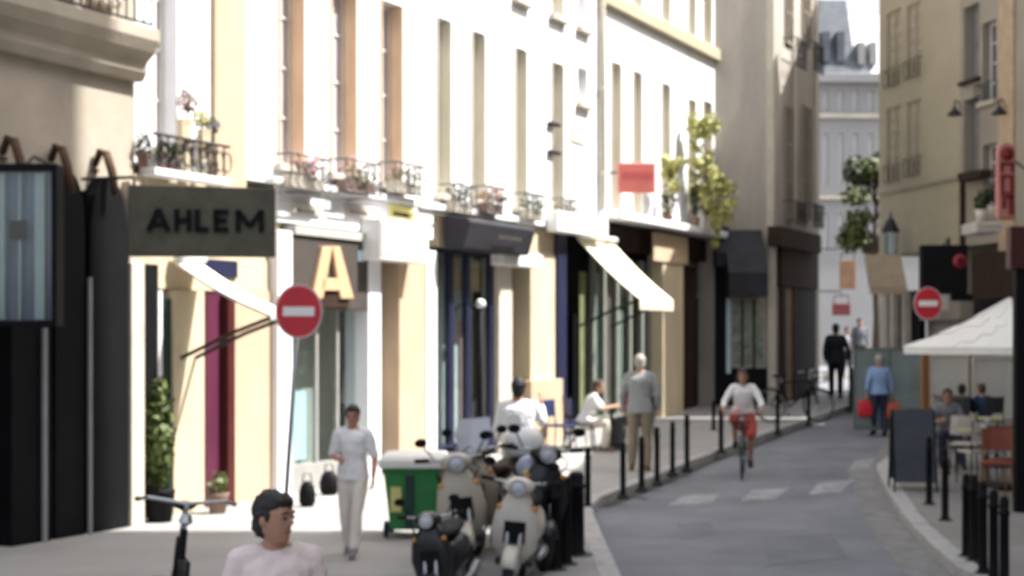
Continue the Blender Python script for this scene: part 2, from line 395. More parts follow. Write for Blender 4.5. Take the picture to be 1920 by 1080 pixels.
# black shopfront with tall rounded panels
sf = MB(); lo = FL.g(s1 - 2, .1)
sf.fb(FL, s0, s1 - .003, B1T - .5, B1T - .1, lo - .1, FL.h(90, 640, B1T))
sf.build("shopfront_panelling", M_black, B1, world=True)
MB().fb(FL, s0, s1 - .004, B1T - .5, B1T - .12, FL.h(90, 640, B1T) + .003, hc - .103).build("shopfront_backing", M_black, B1, world=True)
def tall_panel(px0, px1, pyt, t1=.3):
    a, c = FL.s(px0, t1), FL.s(px1, t1); w2 = (c - a) / 2; m = (a + c) / 2; hi = FL.h((px0 + px1) / 2, pyt, t1)
    out = [(a, lo)] + [(m - w2 * math.cos(x), hi - 1.0 * w2 * 2.6 + w2 * 2.6 * math.sin(x)) for x in [math.pi * i / 12 for i in range(13)]] + [(c, lo)]
    MB().prism([FL.p(s, t1, h) for s, h in out], [FL.p(s, B1T - .1, h) for s, h in out]).build("rounded_panel", M_black, B1, world=True, bevel=.015)
tall_panel(104, 160, 322); tall_panel(170, 242, 330); tall_panel(22, 98, 312)
for px, pyt, pyb, wd in ((88, 615, 1090, .05), (173, 520, 1090, .035), (100, 320, 610, .025)):
    s = FL.s(px, .36); MB().fb(FL, s - wd / 2, s + wd / 2, .31, .345, FL.h(px, min(pyb, 1085), .36), FL.h(px, pyt, .36)).build("pale_trim", mat("pale_grey_trim", (.22, .23, .24), .4, .1, 4), B1, world=True)
fpart(B1, FL, "pilaster", 247, 272, 492, None, B1T - .4, B1T + .2, M_stone, .015)
fpart(B1, FL, "fascia_strip", 244, 262, 340, 492, B1T - .3, B1T + .12, M_shade)
for i, (px, pyt) in enumerate(((32, 285), (122, 300), (205, 308))):
    s = FL.s(px, .35); h = FL.h(px, pyt, .35)
    p0 = FL.p(s + .02, B1T, h - .05)
    o = thing("wall_bracket", p0, ["rusty curved bracket above the framed glass case", "rusty curved bracket between the glass case and the last black panel",
              "rusty curved bracket nearest the corner of the stone building"][i], "bracket", "rusty brackets above the black shopfront")
    MB().tube([(0, 0, .05), (.07, -.04, .2), (.15, -.085, .17), (.22, -.13, -.02), (.27, -.15, -.28)], [.035, .042, .046, .046, .04], 8).build("arm", M_rust, o, True)
    MB().lathe([(.05, -.015), (.05, .015)], (0, 0, 0), 10).build("wall_plate", M_rust, o)
# framed glass case hanging on the black front
pc = at(40, 460, 12.9); cw, chh = .36, .75
gc = thing("display_case", (pc.x, pc.y, pc.z - chh), "framed glass case with pale vertical stripes hanging on the black shopfront", "display case")
b = MB()
for x0, x1, z0, z1 in ((-cw, -cw + .04, 0, 2 * chh), (cw - .05, cw, 0, 2 * chh), (-cw + .04, cw - .05, 0, .05), (-cw + .04, cw - .05, 2 * chh - .07, 2 * chh)): b.box(x0, x1, -.1, .12, z0, z1)
b.build("frame", M_black, gc, bevel=.01)
MB().box(-cw + .04, cw - .05, .06, .1, .05, 2 * chh - .07).build("back_panel", mat("grey_blue_panel", (.16, .17, .24), .5, .3, 4, streak=.15), gc)
for x, ww in ((-.2, .05), (.13, .09), (-.02, .02)):
    MB().box(x, x + ww, -.02, .055, .06, 2 * chh - .08).build("pale_strip", mat("pale_strip", (.42, .45, .46), .5, .1, 4), gc)
MB().box(-.1, .06, -.03, -.022, .8, .98).build("dark_plate", M_black, gc)
MB().box(-cw + .042, cw - .052, -.075, -.07, .052, 2 * chh - .072).build("glass", M_glass, gc)
MB().tube([(0, .1, 1.5), (0, .35, 1.62), (0, .9, 1.6)], .02, 6).build("hanger", M_iron, gc)
# --- first white building (orange shutters)
sA0, sA1 = FL.s(252), FL.s(786)
hl = FL.h(735, 378)                                    # height of the ledge
hw0, hw1 = FL.h(735, 345), FL.h(735, 5)
ho = []
for a, c in ((520, 570), (618, 668), (712, 754)): ho.append((FL.s(a), FL.s(c), hw0, hw1))
wb = (FL.s(292), FL.s(332), hw0 - .05, FL.h(310, 60) + 1.0)
ho2 = ho + [(a, c, d + 3.6, e + 3.4) for a, c, d, e in ho]
B2 = building("white_house", "white sunlit house with ochre shutters above the shop with the letter A", FL, sA0, sA1, hl, hw1 + 5.4, M_white, ho2 + [wb, (wb[0], wb[1], wb[2] + 3.6, wb[3] + 3.4)], shopm=M_cream)
for q in ho2: window(B2, FL, *q, lining=M_orange, sill=M_stone)
window(B2, FL, *wb, sill=M_stone, glass=M_curt)
window(B2, FL, wb[0], wb[1], wb[2] + 3.6, wb[3] + 3.4, sill=M_stone)
fpart(B2, FL, "pilaster_strip", 404, 462, -200, 352, .003, .06, M_peach)
fpart(B2, FL, "string_course", 515, 786, 352, 364, .003, .14, M_white, .01)
fpart(B2, FL, "fascia", 520, 812, 364, 432, .0, .06, M_white)
# ground floor of the white house
fpart(B2, FL, "lintel", 262, 524, 482, 545, -.3, -.03, M_cream); fpart(B2, FL, "upper_fascia", 252, 524, 345, 482, -.3, -.05, M_cream)
fpart(B2, FL, "fanlight", 374, 446, 487, 519, -.03, .0, M_navy)
fpart(B2, FL, "door", 262, 297, 495, None, -.1, .02, M_black); fpart(B2, FL, "door_jamb", 297.5, 304.5, 545, None, -.3, .04, M_white)
fpart(B2, FL, "door", 305, 326, 560, None, -.1, .01, mat("bottle_green_paint", (.012, .035, .028), .4, .2, 4)); fpart(B2, FL, "pilaster", 326, 384, 545, None, -.3, .05, M_cream, .012)
fpart(B2, FL, "door", 386, 428, 545, None, -.2, -.05, M_burg); fpart(B2, FL, "door_post", 428, 441, 545, None, -.2, .06, M_dred)
fpart(B2, FL, "pier", 441, 521, 545, None, -.3, .0, M_peach); fpart(B2, FL, "pilaster", 521, 549, 432, None, -.3, .10, M_white, .012)
fpart(B2, FL, "pilaster", 691, 715, 412, None, -.3, .10, M_white, .012); fpart(B2, FL, "pier", 749, 800, 488, None, -.3, .06, M_peach, .012)
fpart(B2, FL, "pilaster", 800, 820, 470, None, -.28, .09, M_white, .012)
d_ = fpart(B2, FL, "door", 716, 748, 488, None, -.35, -.28, M_navy)
fpart(B2, FL, "handle", 742, 744, 690, 730, -.279, -.22, M_chrome, parent=d_)
# shop window under the letter A
swf = MB(); a, c = FL.s(551), FL.s(690); g0 = FL.g(a); ht_ = FL.h(620, 582)
for s in (a, FL.s(604), FL.s(643), c - .05): swf.fb(FL, s, s + .05, -.16, -.1, g0 + .35, ht_)
swf.fb(FL, a, c, -.18, -.05, g0 - .05, g0 + .347); swf.fb(FL, a, c, -.16, -.09, ht_ + .003, ht_ + .07)
sw = swf.build("shop_window", mat("grey_shop_frame", (.30, .29, .27), .5, .1, 4), B2, world=True)
for p, q in ((551, 604), (604, 643), (643, 690)):
    MB().fb(FL, FL.s(p) + .052, FL.s(q) - .004, -.14, -.13, g0 + .35, ht_).build("pane", M_glass, sw, world=True)
MB().fb(FL, a, c, -.62, -.60, g0, ht_ + .6).build("display_back", mat("display_grey", (.40, .38, .33), .8, .2, 2, streak=.2), B2, world=True)
MB().fb(FL, a + .02, FL.s(600), -.26, -.22, g0 + .4, FL.h(575, 735)).build("display_panel", M_pale, B2, world=True)
# small name plates and the cream box sign
for i, (p, q, y0, y1, mm, lb) in enumerate(((540, 592, 384, 402, mat("faded_cream_plate", (.50, .46, .40), .6, .1, 6), "small faded cream name plate above the left of the letter A sign"),
        (640, 690, 388, 405, mat("faded_grey_plate", (.46, .40, .36), .6, .1, 6), "small faded name plate above the right of the letter A sign"), (722, 766, 386, 411, M_yellow, "small dark and yellow name plate above the white box sign"))):
    s = FL.s((p + q) / 2); o = thing("name_plate", FL.p(s, .06, FL.h((p + q) / 2, y1)), lb, "sign", "small name plates on the white house")
    hh = FL.h((p + q) / 2, y0) - FL.h((p + q) / 2, y1); ww = FL.s(q) - FL.s(p)
    MB().fb(FL, FL.s(p), FL.s(q), .063, .10, FL.h((p + q) / 2, y1), FL.h((p + q) / 2, y0)).build("plate", mm, o, world=True)
    MB().fb(FL, FL.s(p) + ww * .08, FL.s(q) - ww * .25, .103, .11, FL.h((p + q) / 2, y1) + hh * .15, FL.h((p + q) / 2, y1) + hh * .45).build("dark_strip", M_board if i < 2 else M_dark, o, world=True)
o = thing("box_sign", FL.p(FL.s(755), .1, FL.h(755, 490)), "plain white box sign over the navy door", "sign")
MB().fb(FL, FL.s(714, .4), FL.s(803, .4), .065, .4, FL.h(755, 490, .4), FL.h(755, 414, .4)).build("box", M_sgn, o, world=True, bevel=.02)
MB().fb(FL, FL.s(716, .4), FL.s(801, .4), .402, .42, FL.h(755, 480, .4), FL.h(755, 420, .4)).build("face", M_sgn, o, world=True)
# big letter A sign
o = thing("shop_sign", FL.p(FL.s(620), .1, FL.h(620, 580)), "brown grey board with a big peach letter A", "sign")
MB().fb(FL, FL.s(549, .1) + .01, FL.s(691, .1) - .01, -.09, .1, FL.h(620, 580, .1), FL.h(620, 447, .1)).build("board", M_board, o, world=True, bevel=.01)
MB().fb(FL, FL.s(549, .1) + .01, FL.s(691, .1) - .01, -.09, .14, FL.h(620, 446, .1), FL.h(620, 430, .1)).build("top_trim", mat("grey_trim", (.40, .39, .36), .6, .1, 4), o, world=True)
def lpoly(fr, pts, t0, t1): return ([fr.p(fr.s(x, t1), t1, fr.h(x, y, t1)) for x, y in pts], [fr.p(fr.s(x, t1), t0, fr.h(x, y, t1)) for x, y in pts])
b = MB()
for poly in ([(606, 462), (624, 462), (606, 560), (586, 560)], [(624, 462), (638, 462), (664, 560), (640, 560)], [(606, 522), (636, 522), (640, 545), (602, 545)]):
    b.prism(*lpoly(FL, poly, .103, .17))
b.build("lettering", M_gold, o, world=True, bevel=.01)
b = MB()
for poly in ([(600, 549), (652, 549), (655, 576), (598, 576)],): b.prism(*lpoly(FL, poly, .103, .13))
b.build("lower_mark", M_brownd, o, world=True)
MB().prism(*lpoly(FL, [(672, 470), (684, 470), (684, 490), (672, 490)], .103, .115)).build("small_mark", M_pale, o, world=True)
# --- second white building
sB0, sB1 = sA1 + .004, FL.s(1120)
hl2 = FL.h(950, 412); hb0, hb1 = FL.h(900, 378), FL.h(1043, 117)
ho = []
for a, c in ((817, 845), (883, 909), (964, 987), (1033, 1056)): ho.append((FL.s(a), FL.s(c), hb0, hb1))
sm = (FL.s(1083), FL.s(1101), FL.h(1092, 195), FL.h(1092, 127))
ho2 = ho + [(a, c, d + 3.55, e + 3.0) for a, c, d, e in ho]
sm2 = (sm[0], sm[1], hb0 + 3.55, hb1 + 3.0)
B2b = building("plain_white_house", "plain white sunlit house with pale shutters above the navy shops", FL, sB0, sB1, hl2, hb1 + 5.2, M_white, ho2 + [sm, sm2])
for q in ho2: window(B2b, FL, *q, lining=M_pshut, sill=M_stone)
for q in (sm, sm2): window(B2b, FL, *q, sill=M_stone, bars=1)
fpart(B2b, FL, "string_course", 790, 1118, 402, 414, .003, .12, M_white, .01)
fpart(B2b, FL, "wall_plaque", 1072, 1098, 224, 268, .003, .03, M_stone)
for y in (230, 283): fpart(B2b, FL, "shutter_hook", 1034, 1052, y, y + 6, .003, .09, M_iron)
fpart(B2b, FL, "fascia", 822, 1044, 416, 474, -.3, .02, M_cream)
fpart(B2b, FL, "pilaster", 936, 961, 474, None, -.3, .04, M_stone, .012); fpart(B2b, FL, "pier", 995, 1046, 474, None, -.3, .05, M_cream, .012)
fpart(B2b, FL, "pier_base", 996, 1056, 712, None, .053, .22, M_peach, .012)
d_ = fpart(B2b, FL, "door", 963, 993, 502, None, -.4, -.32, M_navy); fpart(B2b, FL, "handle", 968, 970, 660, 690, -.319, -.26, M_chrome, parent=d_)
fpart(B2b, FL, "pilaster", 1046, 1063, 440, None, -.3, .1, M_navy, .01)
swf = MB(); a, c = FL.s(822), FL.s(934); g0 = FL.g(a); ht_ = FL.h(875, 478)
for p, wd in ((822, 7), (850, 7), (882, 6), (926, 8)): swf.fb(FL, FL.s(p), FL.s(p + wd), -.16, -.06, g0 + .3, ht_)
swf.fb(FL, a, c, -.18, -.05, g0 - .05, g0 + .3 - .003); swf.fb(FL, a, c, -.17, -.07, ht_ + .003, ht_ + .08)
sw = swf.build("shop_window", M_navy, B2b, world=True)
for p, q in ((829, 850), (857, 882), (888, 926)): MB().fb(FL, FL.s(p) + .003, FL.s(q) - .003, -.12, -.11, g0 + .3, ht_).build("pane", M_glass, sw, world=True)
MB().fb(FL, a, c, -.5, -.48, g0, ht_ + .4).build("display_back", mat("pale_display", (.58, .62, .58), .8, .2, 2, streak=.2), B2b, world=True)
MB().fb(FL, FL.s(888), FL.s(905), -.3, -.28, g0 + .3, FL.h(895, 600)).build("display_panel", mat("dusty_pink_panel", (.45, .27, .27), .7, .15, 2), B2b, world=True)
MB().fb(FL, FL.s(832), FL.s(848), -.3, -.28, g0 + .3, FL.h(840, 520)).build("display_panel", mat("pale_grey_blue_panel", (.50, .54, .60), .7, .15, 2), B2b, world=True)
o = thing("poster", FL.p(FL.s(890), -.1, FL.h(890, 545)), "peach coloured poster inside the navy shop window", "poster")
MB().fb(FL, FL.s(860), FL.s(921), -.24, -.22, FL.h(890, 545), FL.h(890, 485)).build("sheet", M_poster, o, world=True)
o = thing("box_sign", FL.p(FL.s(980), .1, FL.h(980, 500)), "long white box sign above the narrow navy door", "sign")
MB().fb(FL, FL.s(944, .3), FL.s(1018, .3), .053, .3, FL.h(980, 500, .3), FL.h(980, 474, .3)).build("box", M_sgn, o, world=True, bevel=.02)
o = thing("box_sign", FL.p(FL.s(1090), .1, FL.h(1090, 442)), "white box sign above the roller awning of the cafe", "sign")
MB().fb(FL, FL.s(1046, .35), FL.s(1141, .35), .125, .35, FL.h(1090, 440, .35), FL.h(1090, 402, .35)).build("box", M_sgn, o, world=True, bevel=.02)
# --- third white building (cafe)
sC0, sC1 = sB1 + .004, FL.s(1341)
hl3 = FL.h(1230, 427); hc0, hc1 = FL.h(1200, 415), FL.h(1155, 117)
ho = [(FL.s(a), FL.s(c), hc0, hc1 + d) for a, c, d in ((1145, 1164, 0), (1186, 1203, 0), (1240, 1256, 0), (1290, 1304, -.1), (1318, 1334, 0))]
hst = FL.h(1220, 55)
up = [(a, c, hst + .28, hst + 2.4) for a, c, d, e in ho]
B3 = building("cafe_house", "white house with a beige string course above the cafe awning", FL, sC0, sC1, hl3, hst + 3.6, M_white, ho + up)
for q in ho + up: window(B3, FL, *q, glass=M_wdark if q[3] > hc1 + .5 else M_curt, lining=M_pshut)
MB().fb(FL, sC0, sC1, .003, .14, hst, hst + .27).build("string_course", M_beige, B3, world=True, bevel=.02)
MB().fb(FL, sC0, sC1, .003, .35, hl3 - .02, hl3 + .13).build("ledge", M_white, B3, world=True, bevel=.02)
fpart(B3, FL, "shop_fascia", 1143, 1340, 436, 480, -.5, -.2, M_brownd)  # dark brown band paints in the shade beneath the ledge
fpart(B3, FL, "pier", 1243, 1282, 440, None, -.3, .05, M_cream, .012)
fpart(B3, FL, "frieze", 1226, 1290, 440, 492, .053, .09, M_peach)
swf = MB(); a, c = FL.s(1132), FL.s(1242); g0 = FL.g((a + c) / 2); ht_ = FL.h(1190, 485)
for p in (1132, 1152, 1176, 1200, 1222, 1236): swf.fb(FL, FL.s(p), FL.s(p + 4), -.3, -.22, g0 + .2, ht_)
swf.fb(FL, a, c, -.3, -.2, g0 - .05, g0 + .2 - .003)
sw = swf.build("shop_window", mat("grey_green_frame", (.22, .23, .2), .5, .1, 4), B3, world=True)
for p, q in ((1136, 1152), (1156, 1176), (1180, 1200), (1204, 1222)):
    MB().fb(FL, FL.s(p) + .003, FL.s(q) - .003, -.27, -.26, g0 + .2, ht_).build("pane", M_glass, sw, world=True)
for p, q, mm in ((1138, 1150, M_leafy), (1158, 1174, mat("grey_green_blind", (.23, .25, .22), .7, .2, 3)), (1182, 1198, mat("brown_blind", (.16, .12, .1), .7, .2, 3)), (1206, 1220, MATS["grey_green_blind"])):
    MB().fb(FL, FL.s(p), FL.s(q), -.6, -.58, g0 + .2, ht_ - .3).build("blind", mm if mm is not M_leafy else mat("ochre_blind", (.25, .24, .12), .7, .2, 3), B3, world=True)
MB().fb(FL, FL.s(1066), FL.s(1130), -1.2, -1.1, FL.g(9) + 1.9, FL.h(1100, 470)).build("menu_wall", mat("red_brown_wall", (.10, .05, .04), .8, .3, 4), B3, world=True)
d_ = fpart(B3, FL, "door", 1068, 1128, 590, None, -.9, -.82, M_black)
fpart(B3, FL, "door", 1286, 1306, 500, None, -.25, -.2, M_brownd); fpart(B3, FL, "door", 1308, 1338, 560, None, -.5, -.4, M_black)
fpart(B3, FL, "shop_glazing", 1306, 1340, 450, 552, -.45, -.4, mat("teal_reflection_glass", (.10, .13, .13), .1, .3, 2, spec=.6))  # teal grey of the glass reflection is painted into the pane colour
# gable and tall house beyond it
B4h = 15.0; gG = G(32.1)
gw = FG.s(1450)
root4 = thing("gable_house", (5.4, 32.1, gG), "tall weathered grey house whose blank gable faces down the street", "building")
b = MB(); L4 = F4.s(1536)
P = [FG.p(0, 0, 0), FG.p(gw, 0, 0), F4.p(L4, 0, 0), F4.p(L4, -7, 0), FL.p(FL.s(1341), -7, 0)]
dark_h = F4.h(1490, 440)
b.prism([p + Vector((0, 0, gG - .3)) for p in P], [p + Vector((0, 0, B4h)) for p in P])
b.build("wall", M_dirty, root4, world=True)
q = [FG.p(-.1, .2, 0), FG.p(gw + .2, .2, 0), F4.p(L4 + .1, .2, 0), F4.p(L4, -7, 0), FL.p(FL.s(1341), -7, 0)]
MB().prism([p + Vector((0, 0, B4h + .003)) for p in q], [p + Vector((0, 0, B4h + .25)) for p in q]).build("roof", M_zinc, root4, world=True)
# quoin strip up the corner
MB().fb(FG, gw - .17, gw + .012, -.2, .03, gG - .2, B4h - .01).build("corner_strip", M_stone, root4, world=True, bevel=.01)
for a, c, tops in ((1471, 1484, 0), (1503, 1517, 0)):
    for d, e in ((-90, 84), (200, 412)):
        s0_, s1_ = F4.s(a), F4.s(c); mid = (a + c) / 2
        window(root4, F4, s0_, s1_, F4.h(mid, e), F4.h(mid, d), rec=-.07, glass=M_wdark, frame=M_beige2, bars=2)
for px in (1488, 1528):
    s = F4.s(px); MB().fb(F4, s - .1, s + .1, .003, .05, dark_h + .4, B4h - .2).build("pilaster_strip", M_stone, root4, world=True)
for px, y0, y1 in ((1478, 78, 132), (1512, 86, 140), (1478, 380, 425), (1512, 385, 430)):
    rail(root4, F4, F4.s(px - 10), F4.s(px + 9), F4.h(px, y1), F4.h(px, y0), t=.32, step=.09, name="balcony_railing")
fpart(root4, F4, "shop_cornice", 1462, 1540, 432, 468, .003, .30, M_brownd, .02); fpart(root4, F4, "shop_fascia", 1466, 1534, 468, 540, .003, .12, M_brownd, .01)
for a, c, mm in ((1466, 1474, M_brownd), (1474, 1488, mat("tan_panel", (.24, .16, .10), .6, .2, 4)), (1488, 1496, M_brownd), (1496, 1530, M_black)):
    fpart(root4, F4, "shop_panel", a, c, 540, None, .003, .08 if mm is M_brownd else .05, mm)
fpart(root4, FG, "shop_panel", 1352, 1438, 690, None, .003, .06, M_black); fpart(root4, FG, "shop_post", 1341, 1362, 447, None, .003, .09, M_black)
wq = fpart(root4, FG, "shop_window", 1362, 1436, 560, 690, .003, .05, mat("mosaic_display", (.34, .31, .25), .3, .45, 9))
fpart(root4, FG, "pane", 1366, 1432, 566, 684, .06, .066, M_glass, parent=wq)
fpart(root4, FG, "window_edge", 1362, 1370, 560, 700, .07, .10, M_pale, parent=wq)
for p in (1390, 1412): fpart(root4, FG, "glazing_bar", p, p + 4, 560, 690, .07, .09, M_brownd, parent=wq)
fpart(root4, FG, "corner_pillar", 1440, 1455, 440, None, .033, .14, M_stone, .01)
# --- right hand corner house and its neighbours
RW = FR.s(1920); hr = 13.0
def rh(px, py): return FR.h(px, py)
holes = []
for a, c, y0, y1 in ((1662, 1690, 200, 340), (1700, 1728, 188, 328), (1662, 1690, 20, 160), (1700, 1728, 6, 144)):
    holes.append((FR.s(a), FR.s(c), rh((a + c) / 2, y1), rh((a + c) / 2, y0)))
bay = [(FR.s(1807), FR.s(1836), rh(1820, 322), rh(1820, 185)), (FR.s(1807), FR.s(1836), rh(1820, 150), rh(1820, 10))]
r2 = [(FR.s(1842), FR.s(1868), rh(1855, 400), rh(1855, 270)), (FR.s(1842), FR.s(1868), rh(1855, 190), rh(1855, 40))]
hbR = rh(1740, 470)
B5 = building("buff_house", "large buff rendered house on the right corner behind the dark sign", FR, 0, FR.s(1800), hbR, hr, M_beige, holes, back=9, g0=0)
for q in holes:
    window(B5, FR, *q, rec=.04, frame=M_beige, glass=mat("closed_buff_shutter", (.40, .34, .26), .8, .08, 3), bars=5)
    rail(B5, FR, q[0] - .03, q[1] + .03, q[2] - .05, q[2] + .42, t=.08, step=.22, m=mat("brown_iron", (.10, .075, .05), .6, .2, 6), name="window_railing")
MB().fb(FR, 0, FR.s(1800), .003, .06, rh(1720, 352), rh(1720, 346)).build("string_course", M_beige2, B5, world=True)
fpart(B5, FR, "corner_pilaster", 1650, 1662, 480, None, -.3, .05, M_stone); 
for a, c, mm in ((1634 + 18, 1664, M_brownd), (1668, 1676, M_stone), (1676, 1690, M_brownd), (1690, 1698, M_stone), (1698, 1724, M_black)):
    fpart(B5, FR, "shop_post" if mm is M_stone else "door", a, c, 545, None, -.3, .1 if mm is M_stone else -.05, mm)
fpart(B5, FR, "shop_fascia", 1724, 1800, 470, 600, -.4, -.05, M_beige2); fpart(B5, FR, "shop_glazing", 1724, 1800, 600, None, -.4, -.3, mat("pale_cafe_wall", (.40, .39, .35), .6, .15, 2))
B6 = building("pinkish_house", "narrow grey pink house on the right with a recessed bay", FR, FR.s(1800) + .004, RW + .8, hbR, hr + 1.2, M_beige2, bay + r2, back=9, shopm=mat("pale_cafe_interior", (.34, .33, .30), .7, .2, 2))
for q in bay: window(B6, FR, *q, rec=.2, frame=mat("grey_shutter", (.17, .165, .155), .6, .1, 4), glass=mat("grey_blind", (.2, .19, .18), .5, .15, 3), sill=M_brownd, bars=1)
for q in r2: window(B6, FR, *q, rec=.2, glass=M_wdark, sill=M_stone)
rail(B6, FR, FR.s(1842), FR.s(1870), rh(1855, 188), rh(1855, 158), t=.2, step=.12, name="window_railing")
fpart(B6, FR, "pilaster_strip", 1872, 1900, -120, 470, .003, .05, mat("ochre_stone", (.42, .31, .2), .85, .15, 3)); fpart(B6, FR, "drainpipe", 1799, 1804, 330, 470, .003, .09, M_brownd)
fpart(B6, FR, "ledge", 1796, 1838, 322, 336, .003, .3, M_brownd, .01); fpart(B6, FR, "shop_fascia", 1822, 1925, 470, 560, -.4, -.05, M_brownd)
# unseen right-hand houses, placed and sized to shade the road and stone building
for nm, lab, A, Bp, hh in (("unseen_apartment_building", "unseen mid height buff building added further along the right pavement to shade the road", (10.98, 28.6), (8.9, 13.8), 12.2),
                          ("unseen_apartment_building", "unseen tall buff building added nearest on the right pavement to shade the stone building", (8.9, 13.75), (8.6, -9), 27.6)):
    fr = Frame(A[0], A[1], Bp[0] - A[0], Bp[1] - A[1]); ln = math.hypot(Bp[0] - A[0], Bp[1] - A[1])
    hs = []
    nst = int((hh - 4.6) / 3.2)
    for k in range(nst):
        s = .8
        while s + 1.1 < ln: hs.append((s, s + 1.0, 4.9 + 3.2 * k, 4.9 + 3.2 * k + 2.1)); s += 2.3
    bb = building(nm, lab, fr, 0, ln, 4.0, hh, M_beige, hs, back=9)
    for q in hs: window(bb, fr, *q, glass=M_wdark, sill=M_stone, bars=2)
    s = 0.0
    while s < ln - .5:
        MB().fb(fr, s, s + .45, -.3, .08, -.2, 3.995).build("pier", M_stone, bb, world=True)
        MB().fb(fr, s + .47, min(ln, s + 2.6), -.35, -.3, -.2, 3.995).build("shop_glazing", M_wdark, bb, world=True); s += 2.62
# --- house closing the street
fx = lambda px: FF.s(px)
hcn = FF.h(1590, 142)
ho = []
for px in (1520, 1548, 1576, 1604, 1632, 1660, 1688):
    for y0, y1 in ((170, 208), (250, 345), (400, 470)): ho.append((fx(px - 5), fx(px + 5), FF.h(px, y1), FF.h(px, y0)))
B7 = thing("corner_house", FF.p(6, 0, G(62)), "pale distant house with a dark slate mansard closing the street", "building")
b = wall_mesh(FF, 0, 14, G(62) - .3, hcn, ho, depth=.25); b.fb(FF, 0, 14, -9, -.3, G(62) - .3, hcn)
b.build("wall", M_far, B7, world=True)
for q in ho: window(B7, FF, *q, rec=.12, glass=mat("far_window", (.42, .42, .46), .3, .15, 2), frame=M_wframe, bars=1)
MB().fb(FF, -.1, 14.1, .003, .4, hcn - .35, hcn + .05).build("cornice", M_far, B7, world=True, bevel=.03)
MB().fb(FF, 0, 14, .003, .18, FF.h(1590, 222), FF.h(1590, 214)).build("string_course", M_stone, B7, world=True); MB().fb(FF, 0, 14, .003, .18, FF.h(1590, 374), FF.h(1590, 368)).build("string_course", M_stone, B7, world=True)
ms = MB(); hm = FF.h(1560, -10)
ms.prism([FF.p(0, .2, hcn + .054), FF.p(fx(1604), .2, hcn + .054), FF.p(fx(1598), -1.0, hm), FF.p(0, -1.0, hm)], [FF.p(0, -8, hcn + .054), FF.p(fx(1604), -8, hcn + .054), FF.p(fx(1598), -7, hm), FF.p(0, -7, hm)])
ro = ms.build("roof", M_slate, B7, world=True)
ms = MB(); hm2 = FF.h(1620, 16)
ms.prism([FF.p(fx(1604) + .01, .1, hcn + .054), FF.p(14, .1, hcn + .054), FF.p(14, -1.3, hm2), FF.p(fx(1604) + .01, -1.3, hm2)], [FF.p(fx(1604) + .01, -8, hcn + .054), FF.p(14, -8, hcn + .054), FF.p(14, -7, hm2), FF.p(fx(1604) + .01, -7, hm2)])
ro2 = ms.build("roof", M_zinc, B7, world=True)
for px in (1548, 1576):
    MB().fb(FF, fx(px - 7), fx(px + 7), -.9, .1, hcn + .6, FF.h(px, 60)).build("dormer", M_slate, ro, world=True)
for px in (1614, 1636):
    MB().fb(FF, fx(px - 6), fx(px + 6), -.9, .15, hcn + .5, FF.h(px, 80)).build("dormer", M_far, ro2, world=True)
MB().fb(FF, fx(1600), fx(1612), -3, -2, hcn + .1, FF.h(1606, 2)).build("chimney", M_stone, ro2, world=True)
# ------------------------------------------------------------------ signs, awnings and plants fixed to the houses
def stroke(b, x0, y0, x1, y1, th, d, O, U, V, N):
    a = Vector((x0, y0)); c = Vector((x1, y1)); t = (c - a).normalized(); nn = Vector((-t.y, t.x)) * th / 2
    q = [a + nn, a - nn, c - nn, c + nn]
    b.prism([O + U * p.x + V * p.y for p in q], [O + U * p.x + V * p.y + N * d for p in q])
GLY = {'A': [(.08, 0, .5, 1), (.92, 0, .5, 1), (.22, .3, .78, .3)], 'H': [(.12, 0, .12, 1), (.88, 0, .88, 1), (.12, .5, .88, .5)],
       'L': [(.12, 0, .12, 1), (.12, .1, .85, .1)], 'E': [(.12, 0, .12, 1), (.12, .1, .85, .1), (.12, .9, .85, .9), (.12, .5, .75, .5)],
       'M': [(.1, 0, .1, 1), (.9, 0, .9, 1), (.1, .95, .5, .25), (.5, .25, .9, .95)]}
p0, p1 = at(240, 480, 13.9), at(516, 479, 14.1); top = at(240, 346, 13.9).z - p0.z
o = thing("shop_sign", p0, "large dark olive hanging board lettered AHLEM at the corner of the stone building", "sign")
U = (p1 - p0); Wd = U.length; U = Vector((U.x, U.y, 0)).normalized(); V = Vector((0, 0, 1)); N = Vector((U.y, -U.x, 0))
MB().prism([Vector((0, 0, 0)), U * Wd, U * Wd + V * top * .98, V * top], [p - N * .12 for p in (Vector((0, 0, 0)), U * Wd, U * Wd + V * top * .98, V * top)]).build("board", M_olive, o, bevel=.012)
b = MB(); cwid = Wd * .155
for i, ch in enumerate("AHLEM"):
    x0, x1 = ((.125, .285), (.315, .425), (.455, .56), (.58, .695), (.725, .925))[i]; wl_ = (x1 - x0) * Wd
    O = U * (Wd * x0) + V * (top * .35) + N * .002
    for st in GLY[ch]: stroke(b, st[0] * wl_, st[1] * top * .31, st[2] * wl_, st[3] * top * .31, .052, .03, O, U, V, N)
b.build("lettering", M_black, o)
MB().tube([U * .05 - N * .06 + V * top, U * .05 - N * .06 + V * (top + .08), U * -.5 - N * .3 + V * (top + .08)], .018, 6).build("bracket", M_iron, o)
